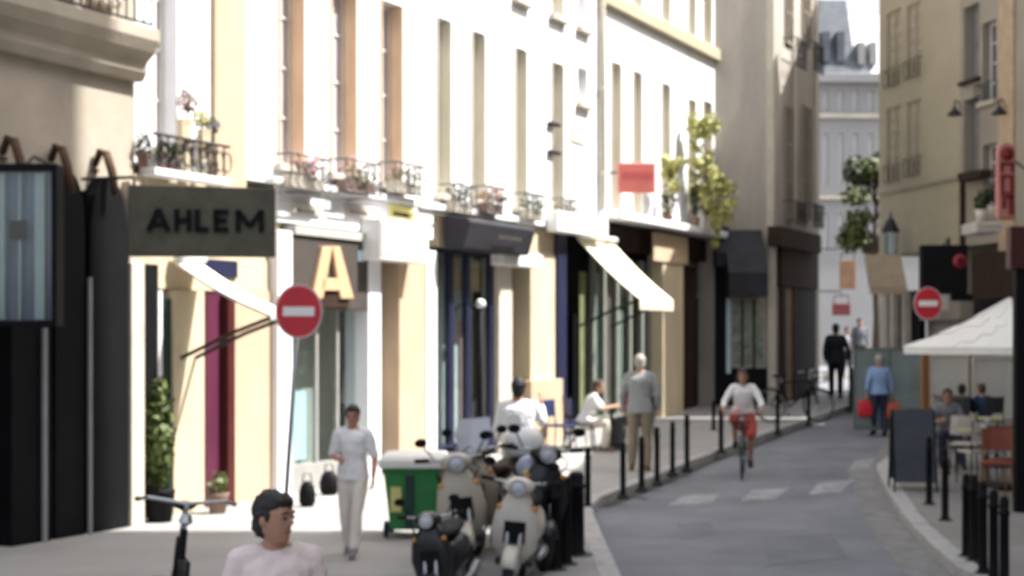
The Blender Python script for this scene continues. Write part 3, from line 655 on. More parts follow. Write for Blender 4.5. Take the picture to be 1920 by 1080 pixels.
def slope_awning(name, label, fr, s0, s1, t1, h0, h1, m, val=.18, th=.035, arm=None):
    base = fr.p((s0 + s1) / 2, .05, h0); o = thing(name, base, label, "awning")
    def q(s, t, h): return fr.p(s, t, h) - base
    n = 10; rt, rb = [], []
    for i in range(n + 1):
        f = i / n; t = .05 + (t1 - .05) * f; h = h0 + (h1 - h0) * f - .05 * math.sin(math.pi * f)
        rt.append((t, h)); rb.append((t, h - th))
    b = MB(); pr = rt + rb[::-1]
    b.prism([q(s0, t, h) for t, h in pr], [q(s1, t, h) for t, h in pr]); b.build("canvas", m, o)
    b = MB(); k = 9
    for i in range(k):
        a, c = s0 + (s1 - s0) * i / k, s0 + (s1 - s0) * (i + 1) / k
        b.prism([q(a, t1 + .003, h1), q(c, t1 + .003, h1), q(c - .01, t1 + .003, h1 - val), q((a + c) / 2, t1 + .003, h1 - val - .025), q(a + .01, t1 + .003, h1 - val)],
                [q(a, t1 + .018, h1), q(c, t1 + .018, h1), q(c - .01, t1 + .018, h1 - val), q((a + c) / 2, t1 + .018, h1 - val - .025), q(a + .01, t1 + .018, h1 - val)])
    b.build("valance", m, o)
    MB().tube([q(s0, .08, h0 + .05), q(s1, .08, h0 + .05)], .07, 10).build("roller", M_sgn, o, True)
    for s in (s0 + .1, s1 - .1):
        MB().tube([q(s, .06, h1 - .5), q(s, t1 * .55, h1 - .22), q(s, t1 - .02, h1 - .03)], .024, 8).build("arm", arm or M_iron, o)
    return o
slope_awning("awning", "narrow white awning sloping down beside the burgundy door under the lettered board", FL, FL.s(322), FL.s(322) + .45, 1.42, FL.h(322, 490), FL.h(322, 490) - 1.12 + .5, M_canvas, .05)
o = slope_awning("awning", "cream roller awning over the tables of the corner cafe", FL, FL.s(1078), FL.s(1146), 1.28, FL.h(1078, 446), FL.h(1078, 446) - 1.12, M_ccanvas, .2)
# dark canopy of the navy shop
s0, s1, t1 = FL.s(818), FL.s(945), .55
base = FL.p((s0 + s1) / 2, 0, FL.h(880, 472)); o = thing("canopy", base, "black box canopy with tapered end above the navy shop window", "awning")
hA, hB = FL.h(880, 412), FL.h(880, 474)
pr = [(.13, hB), (.13, hA), (t1, hA - .06), (t1 + .05, hA - .12), (t1 - .08, hB)]
MB().prism([FL.p(s0, t, h) - base for t, h in pr], [FL.p(s1, t, h) - base for t, h in pr]).build("canvas", M_bcanvas, o, bevel=.02)
b = MB()
for i in range(7):
    s = s0 + .9 + i * .11; b.fb(FL, s, s + .07, t1 + .052, t1 + .06, hA - .33, hA - .27)
b.build("faint_lettering", M_board, o, world=True)
# black awnings of the dark shop on the gable
for a, c, y0, y1, t1, lb in ((1366, 1440, 432, 556, .9, "large black canvas awning hung on the weathered gable"), (1342, 1372, 425, 500, .5, "small black awning in the corner where gable and white house meet")):
    s0, s1 = FG.s(a, t1), FG.s(c, t1); h0, h1 = FG.h((a + c) / 2, y0), FG.h((a + c) / 2, y1, t1)
    base = FG.p((s0 + s1) / 2, 0, h1); o = thing("awning", base, lb, "awning")
    hm = h1 + .35 * (h0 - h1)
    pr = [(.1, h0), (t1, hm), (t1, h1), (t1 - .03, h1), (t1 - .03, hm - .02), (.1, h0 - .05)]
    MB().prism([FG.p(s0, t, h) - base for t, h in pr], [FG.p(s1, t, h) - base for t, h in pr]).build("canvas", M_bcanvas, o)
    for s in (s0, s1 - .01):
        MB().prism([FG.p(s, t, h) - base for t, h in ((.1, h0), (t1, hm), (t1, h1), (.1, h1))], [FG.p(s + .012, t, h) - base for t, h in ((.1, h0), (t1, hm), (t1, h1), (.1, h1))]).build("side_panel", M_bcanvas, o)
# salmon blade sign above the cafe
pc = at(1194, 333, 26.4); o = thing("blade_sign", pc, "salmon red rectangular sign projecting in front of the upper windows", "sign")
MB().box(-.36, .36, 0, .1, -.29, .29).build("board", M_sal, o, bevel=.03)
MB().box(-.3, .3, -.012, -.003, -.02, .1).build("darker_band", mat("dull_red_band", (.5, .10, .10), .6, .1, 4), o)
MB().tube([(-.38, .05, .1), (-1.3, .5, .1)], .02, 6).build("bracket", M_iron, o)
# signs on the right
pc = at(1772, 508, 25.5); hw = .42; o = thing("blade_sign", pc, "black box sign with a small red emblem on the buff corner house", "sign")
MB().box(-hw, hw, 0, .22, -.42, .48).build("box", M_black, o, bevel=.015); MB().box(.16, hw + .1, .02, .2, -.55, -.423).build("lower_box", M_black, o)
b = MB(); b.lathe([(.13, 0), (.13, .02)], (0, 0, 0), 18); me = b.build("emblem_disc", mat("emblem_red", (.32, .02, .04), .5, .15, 6), o, True); me.rotation_euler = (rad(90), 0, 0); me.location = (.27, -.002, .18)
MB().box(.22, .25, -.04, -.024, .11, .25).box(.29, .32, -.04, -.024, .11, .25).box(.25, .29, -.04, -.024, .17, .195).build("emblem_mark", M_black, o)
MB().tube([(.1, .1, .48), (.1, .1, .6), (.7, 2.4, .6)], .03, 6).build("bracket", M_iron, o)
MB().box(-.28, .06, .02, .1, -.72, -.435).build("white_panel", mat("dull_white_panel", (.42, .42, .38), .6, .1, 4), o)
pc = at(1888, 342, 22.5); o = thing("blade_sign", pc, "tall narrow red and pink vertical sign on the grey pink house", "sign")
rt_ = [(-.15, -.60), (.15, -.60)] + [(.15 * math.cos(a), .50 + .15 * math.sin(a)) for a in [math.pi * i / 12 for i in range(13)]]
MB().prism([Vector((x, 0, z_)) for x, z_ in rt_], [Vector((x, .14, z_)) for x, z_ in rt_]).build("board", mat("dull_pink_board", (.42, .17, .14), .6, .12, 4), o, bevel=.03)
mm = mat("deep_red_mark", (.17, .012, .012), .5, .2, 4)
mk = MB().lathe([(.11, 0), (.11, .02)], (0, 0, 0), 16).build("round_mark", mm, o, True); mk.rotation_euler = (rad(90), 0, 0); mk.location = (0, -.003, .46)
b = MB()
for z0, z1, x0, x1 in ((.28, .32, -.11, .11), (.16, .32, -.11, -.06), (.16, .32, .06, .11), (.08, .12, -.11, .11), (-.16, .08, -.1, -.05), (-.16, .08, .05, .11), (-.2, -.16, -.1, .11), (-.26, -.22, -.1, .11), (-.52, -.22, .03, .11), (-.42, -.28, -.08, -.02)):
    b.box(x0, x1, -.023, -.003, z0, z1)
b.build("red_marks", mm, o); MB().tube([(.1, .07, .4), (.9, 1.6, .4)], .02, 6).build("bracket", M_iron, o)
def gooseneck(px, py, z, lb):
    p = at(px, py, z); o = thing("wall_lamp", p, lb, "lamp", "gooseneck lamps on the right hand houses")
    MB().lathe([(.03, .16), (.05, .12), (.16, .0), (.17, -.03), (.15, -.03)], (0, 0, 0), 14).build("shade", M_iron, o, True)
    MB().tube([(0, 0, .15), (.02, .05, .3), (.2, .35, .35), (.36, .65, .2)], .018, 6).build("arm", M_iron, o, True)
gooseneck(1790, 214, 31.2, "black gooseneck lamp high on the buff corner house"); gooseneck(1874, 212, 29.5, "rusty looking gooseneck lamp above the vertical red sign")
# lantern, cream awning of the corner shop
pc = at(1670, 470, 34.0); o = thing("wall_lantern", pc, "black capped lantern with pale glass at the corner of the buff house", "lantern")
MB().lathe([(.24, .46), (.22, .5), (.1, .74), (.03, .82), (.02, .95)], (0, 0, 0), 8).build("cap", M_iron, o); MB().lathe([(.13, -.25), (.2, .44)], (0, 0, 0), 8).build("glass", mat("pale_teal_glass", (.40, .46, .44), .15, .2, 4), o)
b = MB()
for k in range(4):
    a = rad(45 + 90 * k); b.tube([(.135 * math.cos(a), .135 * math.sin(a), -.25), (.207 * math.cos(a), .207 * math.sin(a), .45)], .014, 5)
b.build("frame", M_iron, o); MB().tube([(0, 0, -.26), (.1, .3, -.45), (.5, 1.4, -.4)], .03, 6).build("bracket", M_iron, o)
pc = at(1656, 512, 33.6); o = thing("awning", pc, "small tan awning at the foot of the buff corner house", "awning")
pr = [(-.45, .42), (.42, .42), (.48, -.35), (-.42, -.35)]
MB().prism([Vector((x, .0, .45)) if z > 0 else Vector((x, -.35, z)) for x, z in pr], [Vector((x, .05, .42)) if z > 0 else Vector((x, -.3, z - .03)) for x, z in pr]).build("canvas", mat("tan_canvas", (.42, .33, .23), .9, .1, 4), o)
MB().prism([Vector((-.42, -.354, -.35)), Vector((.48, -.354, -.35)), Vector((.48, -.354, -.52)), Vector((-.42, -.354, -.52))], [Vector((-.42, -.37, -.35)), Vector((.48, -.37, -.35)), Vector((.48, -.37, -.52)), Vector((-.42, -.37, -.52))]).build("valance", MATS["tan_canvas"], o)
MB().tube([(.3, -.2, -.4), (.4, 1.6, -.5)], .02, 6).build("arm", M_iron, o)
# cable and downpipe on the white houses
o = thing("cable", FL.p(FL.s(660), .15, hl), "thin dark cable drooping along the ledge of the white houses", "cable")
pts = [(524, 361), (560, 360), (605, 366), (640, 374), (690, 372), (730, 380), (780, 389), (812, 400), (860, 408), (930, 414), (968, 416)]
MB().tube([FL.p(FL.s(x, .17), .17, FL.h(x, y, .17)) for x, y in pts], .014, 6).build("wire", mat("dusty_cable", (.12, .115, .10), .8, .2, 5), o, world=True)
s = FL.s(1122); o = thing("downpipe", FL.p(s, .08, hl3), "pale downpipe between the plain white house and the cafe house", "pipe")
MB().tube([FL.p(s, .08, hl3 + .14), FL.p(s, .08, hst + 3.5)], .06, 10).build("pipe", M_stone, o, True, world=True)
b = MB()
for k in range(4): MB().lathe([(.075, 0), (.075, .06)], FL.p(s, .08, hl3 + .8 + k * 1.6), 10).build("collar", M_stone, o, world=True)
# flower boxes under the windows
FB = ["with pale pink blossom under the first ochre window", "with dull pink flowers under the second ochre window", "with sparse brown flowers under the third ochre window", "with a dark leafy plant under the first pale window",
      "with reddish flowers under the second pale window", "with thin grey green plants under the third pale window", "with dry twigs under the fourth pale window"]
for i, (px, py) in enumerate(((548, 322), (648, 330), (738, 334), (842, 372), (902, 374), (978, 386), (1042, 395))):
    s = FL.s(px); h = FL.h(px, py) - .12; base = FL.p(s, .18, h); o = thing("flower_box", base, "window railing " + FB[i], "flower box", "railed flower boxes along the white houses")
    lw = .36 if i < 3 else .28
    MB().fb(FL, s - lw, s + lw, .10, .26, h - .12, h + .04).build("box", M_terra if i in (1, 4) else M_stone, o, world=True, bevel=.01)
    rail(o, FL, s - lw - .06, s + lw + .06, h - .16, h + .30, t=.3, step=.16, m=mat("grey_iron", (.10, .095, .09), .6, .3, 8))
    mm = [M_flow, mat("dull_blossom", (.36, .24, .24), .8, .3, 12), mat("brown_flower", (.30, .24, .2), .8, .3, 12), M_leafd, mat("red_flower", (.42, .2, .15), .8, .3, 12), mat("grey_green_leaf", (.22, .24, .2), .8, .3, 10), mat("dry_leaf", (.3, .26, .2), .8, .3, 10)][i]
    MB().leaves(Vector((0, 0, .18)), (lw * .85, .12, .2), 110, .035).build("blossom", mm, o, kind="stuff")
    MB().leaves(Vector((0, 0, .1)), (lw * .95, .13, .15), 70, .04).build("foliage", M_leaf if i != 3 else M_leafd, o, kind="stuff")
# balcony with ornaments above the lettered board
s0, s1 = FL.s(253), FL.s(428, .25); hb = FL.h(345, 338); o = thing("balcony", FL.p((s0 + s1) / 2, .3, hb), "pale balcony crowded with dark ironwork and pots above the lettered board", "balcony")
MB().fb(FL, s0, s1, .065, .30, hb - .03, hb + .05).build("slab", M_white, o, world=True, bevel=.01)
b = MB(); rr = random.Random(5)
for k in range(9):
    s = s0 + .1 + (s1 - s0 - .2) * k / 8; b.tube([FL.p(s, .27, hb + .05), FL.p(s, .27, hb + .42)], .012, 5)
    c = FL.p(s + .06, .27, hb + .24); b.tube([c + Vector((FL.u[0] * .07 * math.cos(a), FL.u[1] * .07 * math.cos(a), .12 * math.sin(a))) for a in [2 * math.pi * j / 10 for j in range(11)]], .012, 4)
b.tube([FL.p(s0, .27, hb + .43), FL.p(s1, .27, hb + .43)], .02, 6); b.build("railing", M_iron, o, world=True)
for k, (px, py, r, mm, lb, nm) in enumerate(((268, 275, .11, M_leafd, "dark clipped plant at the left end of the crowded balcony", "potted_plant"), (305, 285, .10, M_leafd, "second dark plant from the left on the crowded balcony", "potted_plant"),
     (326, 290, .09, M_leafd, "small dark plant beside the white pot on the crowded balcony", "potted_plant"), (350, 190, .13, mat("brown_flowers", (.24, .15, .12), .8, .4, 10), "brown flower head on a tall stem above the crowded balcony", "potted_plant"),
     (376, 222, .11, M_leafy, "yellow green plant on a tall stem above the crowded balcony", "potted_plant"), (398, 235, .10, mat("grey_leaf", (.2, .2, .21), .8, .3, 8), "grey leaved plant at the right end of the crowded balcony", "potted_plant"))):
    s = FL.s(px, .18); h = FL.h(px, py, .18); g = thing(nm, FL.p(s, .18, hb + .05), lb, "plant", "plants on the crowded balcony")
    MB().lathe([(.05, 0), (.08, .16), (.085, .18)], (0, 0, 0), 12).build("pot", M_stone if k in (3, 4) else M_terra, g, True)
    hh = h - hb - .05; MB().tube([(0, 0, .15), (.01, 0, hh)], .012, 5).build("stem", M_bark, g)
    MB().leaves(Vector((0, 0, hh)), (r, r, r * 1.5 if k < 3 else r), 150, .03).build("foliage", mm, g)
for px, w_, h_ in ((345, .09, .62), (383, .08, .55)):
    s = FL.s(px, .19); g = thing("tall_planter", FL.p(s, .19, hb + .05), "tall cream planter standing on the crowded balcony" if px == 345 else "narrower cream planter to the right of the tall one on the balcony", "planter")
    MB().lathe([(w_ * .8, 0), (w_, h_ * .9), (w_ * 1.1, h_), (w_ * .9, h_), (w_ * .8, h_ - .05)], (0, 0, 0), 4).build("body", M_cream, g); MB().lathe([(w_ * .8, h_ - .06), (0.01, h_ - .05)], (0, 0, 0), 8).build("soil", M_bark, g)
# climbing plants at the right end of the cafe house
for (px, py, rx, rz, n, mm, lb) in ((1322, 268, .36, .62, 900, M_leafy, "topmost yellow green bush in the corner of the cafe house"), (1326, 335, .36, .52, 800, M_leafy, "middle yellow green bush below the topmost one in the corner"),
        (1346, 378, .40, .46, 900, M_leafy, "green bush trailing over the ledge beside the gable"), (1262, 325, .26, .38, 380, M_leafy, "pale yellow plant on the sill beside the salmon sign"),
        (1342, 432, .12, .36, 160, M_leafy, "thin yellow green creeper hanging below the ledge")):
    z = FL.p(FL.s(min(px, 1335), .5), .5, 0).y; p = at(px, py, z); g = thing("climbing_plant", p - Vector((0, 0, rz)), lb, "plant", "climbing plants on the cafe house")
    lv_ = MB()
    for _ in range(14):
        c_ = Vector((RN.uniform(-.8, .8) * rx, RN.uniform(-.6, .6) * rx, rz + RN.uniform(-.85, .85) * rz)); q_ = RN.uniform(.25, .5)
        lv_.leaves(c_, (rx * q_ * 1.2, rx * q_, rz * q_ * .8), n // 12, .065, RN, .05)
    lv_.build("foliage", mm, g)
    MB().tube([(0, .05, -.3 if py < 420 else rz), (.03, .04, rz * .6), (-.02, 0, rz * 1.5)], [.025, .02, .01], 6).build("stem", M_bark, g)
for px, py, r, lb in ((1252, 380, .16, "dark blue green pot plant at the window left of the bushes"), (1303, 375, .13, "dark pot plant behind the bushes on the ledge")):
    z = FL.p(FL.s(px, .25), .25, 0).y; p = at(px, py, z); g = thing("potted_plant", Vector((p.x, p.y, hl3 + .13)), lb, "plant")
    hh = p.z - hl3 - .13; MB().lathe([(.08, 0), (.11, .2)], (0, 0, 0), 12).build("pot", M_terra, g, True); MB().leaves(Vector((0, 0, max(.35, hh))), (r, r, .4), 160, .05).build("foliage", M_leafd, g); MB().tube([(0, 0, .15), (0, 0, max(.3, hh))], .015, 5).build("stem", M_bark, g)
for px, py in ((1840, 388), (1858, 380)):
    p = at(px, py, 28.6); g = thing("potted_plant", p, "dark round plant on the right balcony, nearer the vertical sign" if px == 1858 else "dark round plant on the right balcony, further from the vertical sign", "plant", "plants on the right balcony")
    MB().leaves(Vector((0, 0, .12)), (.14, .14, .24), 160, .05).build("foliage", M_leafd, g); MB().lathe([(.09, -.3), (.13, -.06)], (0, 0, 0), 10).build("pot", M_stone, g, True)
p = at(1856, 418, 28.4); g = thing("balcony", p, "small white balcony box under the dark plants on the right", "balcony"); MB().box(-.3, .22, -.1, .9, -.2, .03).build("slab", mat("dull_white", (.46, .44, .40), .8, .1, 4), g, bevel=.02); MB().box(-.3, .22, -.13, -.103, -.06, .0).build("edge", M_stone, g)
# ------------------------------------------------------------------ trees
def tree(px, z, py0, py1, w2, n, lb, mm, rng):
    p = at(px, 700, z); p.z = G(z); o = thing("tree", p, lb, "tree"); hi = at(px, py0, z).z - p.z; lo = at(px, py1, z).z - p.z
    MB().tube([(0, 0, -.1), (.05, 0, lo * .5), (-.03, .02, lo), (.02, 0, lo + (hi - lo) * .6)], [.16, .12, .10, .04], 9).build("trunk", M_bark, o, True)
    b = MB(); lv = MB(); lv2 = MB()
    for k in range(22):
        f = rng.random(); h = lo + (hi - lo) * f; r = w2 * (1 - .75 * abs(f - .35) ** 1.2) * rng.uniform(.3, 1); a = rng.uniform(0, 6.28)
        c = Vector((r * math.cos(a), r * math.sin(a), h)); b.tube([(0, 0, max(lo * .8, h - .9)), c * .5 + Vector((0, 0, h * .45)), c], [.05, .03, .012], 5)
        (lv2 if k % 3 else lv).leaves(c, (w2 * .36, w2 * .36, (hi - lo) * .11), n // 22, .10, rng, .1)
    b.build("limbs", M_bark, o); lv.build("crown", mm, o); lv2.build("crown", M_leaf, o)
tree(1642, 44, 298, 484, 1.35, 6500, "dark green street tree at the corner before the pale distant house", M_leafd, random.Random(3))
# ------------------------------------------------------------------ street furniture
def bollard_proto(h):
    o = thing("bollard", (0, 0, 0), "x", "bollard")
    MB().lathe([(.055, -.05), (.055, .03), (.042, .05), (.040, h * .80), (.048, h * .81), (.048, h * .84), (.040, h * .85), (.040, h * .95), (.03, h * .99), (.012, h)], (0, 0, 0), 14).build("post", M_black, o, True)
    MB().lathe([(.085, -.05), (.085, .012), (.06, .02)], (0, 0, 0), 14).build("base_ring", M_iron, o, True)
    return o
BP = bollard_proto(.92); used = [False]
def bollard(px, pyf, pyt, lb, grp, thick=1.0, m=None):
    p = ground(px, pyf, PAVE); hh = at(px, pyt, p.y).z - p.z
    o = BP if not used[0] else copy_tree(BP); used[0] = True
    o.location = p; o.scale = (thick, thick, hh / .92); o["label"] = lb; o["group"] = grp
    return o
LG, RG = "black bollards along the left kerb", "black bollards along the right kerb"
for px, pf, pt, lb, th in ((1042, 1068, 903, "thick black bollard beside the parked scooters, leftmost of the close three", 1.2), (1061, 1058, 893, "thick black bollard in the middle of the close three by the scooters", 1.3), (1080, 1040, 884, "thickest black bollard nearest the road of the close three by the scooters", 1.9),
        (1102, 950, 838, "bollard just beyond the scooters in front of the seated cafe couple", .9), (1168, 930, 828, "slim bollard left of the man in the grey jacket", .9), (1203, 917, 818, "bollard in front of the legs of the man in the grey jacket", .95), (1232, 905, 800, "first bollard to the right of the man in the grey jacket", .9),
        (1261, 889, 790, "second bollard to the right of the man in the grey jacket", .9), (1288, 880, 776, "bollard at the end of the row below the cream cafe pillar", .95), (1352, 846, 768, "greenish black bollard just behind the cyclist", 1.0), (1338, 806, 752, "short bollard near the dark shop left of the cyclist", .9),
        (1458, 812, 735, "bollard in front of the dark parked bicycle on the left pavement", .95), (1516, 795, 728, "bollard at the back wheel of the dark parked bicycle", .95), (1598, 765, 690, "stout dark bollard beside the walker in black", 1.9)):
    bollard(px, pf, pt, lb, LG, th)
for px, pf, pt, lb, th in ((1742, 946, 818, "bollard touching the right edge of the chalkboard", .95), (1772, 976, 840, "bollard in front of the seated cafe guest in grey", .95), (1812, 1044, 888, "leftmost bollard of the close pair on the right kerb", 1.0), (1826, 1052, 890, "rightmost bollard of the close pair on the right kerb", 1.0), (1843, 1076, 902, "third last bollard at the bottom right", .95), (1863, 1096, 918, "second last bollard at the bottom right", .95), (1883, 1112, 930, "bollard nearest the right edge of the picture", .95)):
    bollard(px, pf, pt, lb, RG, th)
def no_entry(px, py, z, d, lean, foot_lift, lb):
    p = at(px, py, z); g = G(z) + foot_lift; o = thing("no_entry_sign", Vector((p.x - lean, p.y, g)), lb, "road sign", "red no entry signs"); h = p.z - g; r = d / 2; ex = .87
    def disc(rr, y0, y1, name, m):
        n = 32; a = [Vector((lean + rr * ex * math.cos(2 * math.pi * k / n), y0, h + rr * math.sin(2 * math.pi * k / n))) for k in range(n)]
        return MB().prism(a, [v + Vector((0, y1 - y0, 0)) for v in a]).build(name, m, o)
    disc(r, -.03, -.012, "rim", mat("pink_white_rim", (.6, .42, .42), .4, .1, 6)); disc(r * .93, -.034, -.031, "red_disc", M_red)
    MB().box(lean - r * .66 * ex, lean + r * .66 * ex, -.04, -.035, h - r * .17, h + r * .17).build("white_bar", M_sgn, o)
    MB().tube([(0, 0.02, -.05), (lean, .02, h + r * .5)], .024, 10).build("post", M_steel, o, True)
    MB().box(lean - .06, lean + .06, -.011, -.001, h - .05, h - .01).box(lean - .06, lean + .06, -.011, -.001, h + .06, h + .1).build("clamp", M_steel, o)
no_entry(561, 584, 13.6, .535, .17, PAVE, "round red no entry sign on a leaning post in front of the letter A shop")
no_entry(1739, 569, 21.0, .50, .0, PAVE, "round red no entry sign beside the cafe parasol on the right")
p = ground(901, 858, PAVE); o = thing("lamp_post", p, "slim dark post with a pale cap in front of the navy shop window", "lamp post"); hh = at(901, 572, p.y).z - p.z
MB().lathe([(.09, -.05), (.09, .25), (.06, .3), (.045, .9), (.04, hh - .05)], (0, 0, 0), 12).build("post", M_black, o, True); MB().lathe([(.05, hh - .05), (.085, hh), (.07, hh + .07), (.02, hh + .1)], (0, 0, 0), 12).build("cap", M_sgn, o, True)
MB().tube([(0, 0, hh - .2), (-.15, 0, hh - .02), (-.32, .02, hh + .02), (-.42, .02, hh - .1)], .016, 6).build("arm", M_iron, o, True)
# wheeled bin
p = ground(778, 1004, PAVE); o = thing("wheelie_bin", p, "green wheeled bin with a pale lid beside the parked scooters", "bin"); W2 = .30; hh = at(778, 868, p.y).z - p.z
MB().loft([[Vector((x * W2 * s_, y * .26 * s_ - .02, z)) for x, y in ((-1, -1), (1, -1), (1, 1), (-1, 1))] for s_, z in ((.80, .09), (.88, .35), (1, hh - .08), (1.04, hh - .07), (1.04, hh - .03))]).build("body", M_green, o, bevel=.015)
MB().loft([[Vector((x * W2 * s_, y * .28 * s_ - .02, z)) for x, y in ((-1, -1), (1, -1), (1, 1), (-1, 1))] for s_, z in ((1.16, hh - .028), (1.18, hh + .05), (1.05, hh + .10), (.6, hh + .12))]).build("lid", mat("pale_bin_lid", (.74, .73, .68), .5, .06, 5), o, bevel=.015)
for x in (-W2 * .86, W2 * .86):
    wq = MB().torus((x, .18, .10), .075, .025).build("wheel", mat("blue_black_rubber", (.015, .018, .05), .6, .2, 6), o, True); MB().ell((x, .18, .10), (.03, .05, .05)).build("hub", M_steel, wq, True)
wq = MB().torus((-W2 * .95, -.16, .09), .065, .024).build("wheel", mat("blue_black_rubber", (.015, .018, .05)), o, True)
MB().tube([(-W2 * .8, .28, hh - .04), (-W2 * .8, .36, hh), (W2 * .8, .36, hh), (W2 * .8, .28, hh - .04)], .015, 6).build("handle", M_green, o)
MB().box(-.08, .01, -.293, -.262, .1, hh - .1).build("dark_stripe", mat("dark_green_stripe", (.008, .03, .03), .5, .1, 5), o)
MB().box(-.23, -.12, -.286, -.262, .28, hh - .22).build("sticker", M_yellow, o)
# chalkboard
p = ground(1711, 918, PAVE); o = thing("chalkboard", p, "tall grey blue chalkboard standing at the edge of the cafe terrace", "chalkboard"); hh = at(1711, 766, p.y).z - p.z; o.rotation_euler = (0, 0, rad(-8))
for sgn, nm in ((-1, "front_panel"), (1, "rear_panel")):
    MB().prism([Vector((x, sgn * (.02 + .28 * (1 - z / hh)) , z)) for x, z in ((-.27, .12), (.27, .12), (.27, hh - .02), (.0, hh), (-.27, hh - .02))], [Vector((x, sgn * (.02 + .28 * (1 - z / hh)) + .025, z)) for x, z in ((-.27, .12), (.27, .12), (.27, hh - .02), (0, hh), (-.27, hh - .02))]).build(nm, M_slateb, o)
    for x in (-.28, .26):
        MB().prism([Vector((x, sgn * (.02 + .28 * (1 - z / hh)) - .006, z)) for z in (0, hh - .02)] + [Vector((x + .025, sgn * (.02 + .28 * (1 - z / hh)) - .006, z)) for z in (hh - .02, 0)],
                   [Vector((x, sgn * (.02 + .28 * (1 - z / hh)) + .032, z)) for z in (0, hh - .02)] + [Vector((x + .025, sgn * (.02 + .28 * (1 - z / hh)) + .032, z)) for z in (hh - .02, 0)]).build("leg", M_black, o)
# ------------------------------------------------------------------ cafe terrace on the right
pc = at(1893, 650, 18.6); g = G(18.6) + PAVE; o = thing("parasol", (pc.x, pc.y, g), "white square cafe parasol over the terrace on the right", "parasol"); he = pc.z - g; hw = 1.36; ha = at(1893, 558, 18.6).z - g
cor = [(-hw, -hw), (hw, -hw), (hw, hw), (-hw, hw)]; Rz = Matrix.Rotation(rad(38), 3, 'Z')
cr = [Rz @ Vector((x, y, 0)) * .72 for x, y in cor]
b = MB(); nseg = 8
for k in range(4):
    A, B = cr[k], cr[(k + 1) % 4]
    for i in range(nseg):
        for j in range(6):
            def P_(u, v):
                q = A.lerp(B, u) * v; return Vector((q.x, q.y, ha + (he - ha) * v - .05 * math.sin(math.pi * v) - .03 * math.sin(math.pi * u) * v))
            u0, u1, v0, v1 = i / nseg, (i + 1) / nseg, j / 6 + .001, (j + 1) / 6
            b.quad(P_(u0, v0), P_(u1, v0), P_(u1, v1), P_(u0, v1))
cv = b.build("canopy", M_canvas, o); sdm = cv.modifiers.new("thick", 'SOLIDIFY'); sdm.thickness = .01
b = MB()
for k in range(4):
    A, B = cr[k], cr[(k + 1) % 4]; b.prism([Vector((A.x, A.y, he)), Vector((B.x, B.y, he)), Vector((B.x, B.y, he - .10)), Vector((A.x, A.y, he - .10))], [Vector((A.x, A.y, he)) * 1 + Vector((0, .006, 0)), Vector((B.x, B.y, he)) + Vector((0, .006, 0)), Vector((B.x, B.y, he - .10)) + Vector((0, .006, 0)), Vector((A.x, A.y, he - .10)) + Vector((0, .006, 0))])
b.build("valance", M_canvas, o)
for k in range(4): MB().tube([(0, 0, ha - .05), cr[k] * .97 + Vector((0, 0, he - .02))], .012, 5).build("rib", M_wood, o)
MB().tube([(.12, 0, 0), (.12, 0, ha + .06)], .028, 10).build("pole", M_wood, o, True); MB().box(-.25, .45, -.3, .3, 0, .07).build("base", M_iron, o, bevel=.02)
p = ground(1736, 886, PAVE); o = thing("wooden_post", p, "orange brown timber post at the left end of the cafe terrace", "post"); hh = at(1736, 655, p.y).z - p.z
MB().box(-.06, .02, -.05, .05, -.05, hh).build("post", M_wood, o, bevel=.006); MB().box(.022, .05, -.04, .04, -.05, hh - .02).build("side_strip", mat("honey_wood", (.33, .18, .06), .6, .2, 6), o)
p = ground(1911, 960, PAVE); o = thing("dark_red_post", p, "dark red and black timber post at the right edge of the cafe terrace", "post"); hh = at(1908, 505, p.y).z - p.z
MB().box(-.06, .16, -.06, .06, -.05, hh).build("post", M_black, o, bevel=.01); MB().box(.06, .09, -.075, -.062, 0, hh).build("red_strip", M_dred, o); MB().box(-.14, .24, -.1, .06, hh + .003, hh + .5).build("red_head", M_dred, o, bevel=.01)
# glazed screen behind the terrace
p = ground(1668, 806, PAVE); o = thing("terrace_screen", p, "grey green glass screen closing the left end of the cafe terrace", "screen"); hh = at(1668, 652, p.y).z - p.z; ww = .70
MB().box(-ww, ww, -.02, .02, 0, .08).box(-ww, ww, -.02, .02, hh - .05, hh).box(-ww, -ww + .04, -.02, .02, .08, hh - .05).box(ww - .04, ww, -.02, .02, .08, hh - .05).box(-.02, .02, -.02, .02, .08, hh - .05).build("frame", mat("grey_green_paint", (.12, .14, .13), .5, .15, 4), o)
for a, c in ((-ww + .042, -.022), (.022, ww - .042)): MB().box(a, c, -.006, .006, .082, hh - .052).build("pane", mat("frosted_grey_green", (.20, .24, .23), .25, .2, 2), o)
for i, (a, c, y0, y1, zz, mm, lb) in enumerate(((1742, 1816, 662, 816, 25.6, mat("pale_terrace_panel", (.50, .48, .42), .7, .12, 2), "pale terrace panel behind the seated guest in grey"), (1822, 1906, 668, 800, 25.4, MATS["pale_terrace_panel"], "pale terrace panel above the dark clothed guests"))):
    p = at((a + c) / 2, y1, zz); g = G(zz) + PAVE; hw = (c - a) / 2 / F * zz; o = thing("divider_screen", (p.x, p.y, g), lb, "panel", "pale panels behind the terrace")
    ht2 = at(a, y0, zz).z - g; MB().box(-hw, hw, 0, .03, .1, ht2).build("sheet", mm, o); MB().box(-hw, -hw + .04, -.03, -.003, 0, ht2).box(hw - .04, hw, -.03, -.003, 0, ht2).box(-hw + .04, hw - .04, -.03, -.003, ht2 - .05, ht2).build("frame", M_stone, o)
p = ground(1792, 842, PAVE); o = thing("serving_counter", p, "grey brown counter behind the seated guest in grey", "counter"); hh = at(1792, 742, p.y).z - p.z
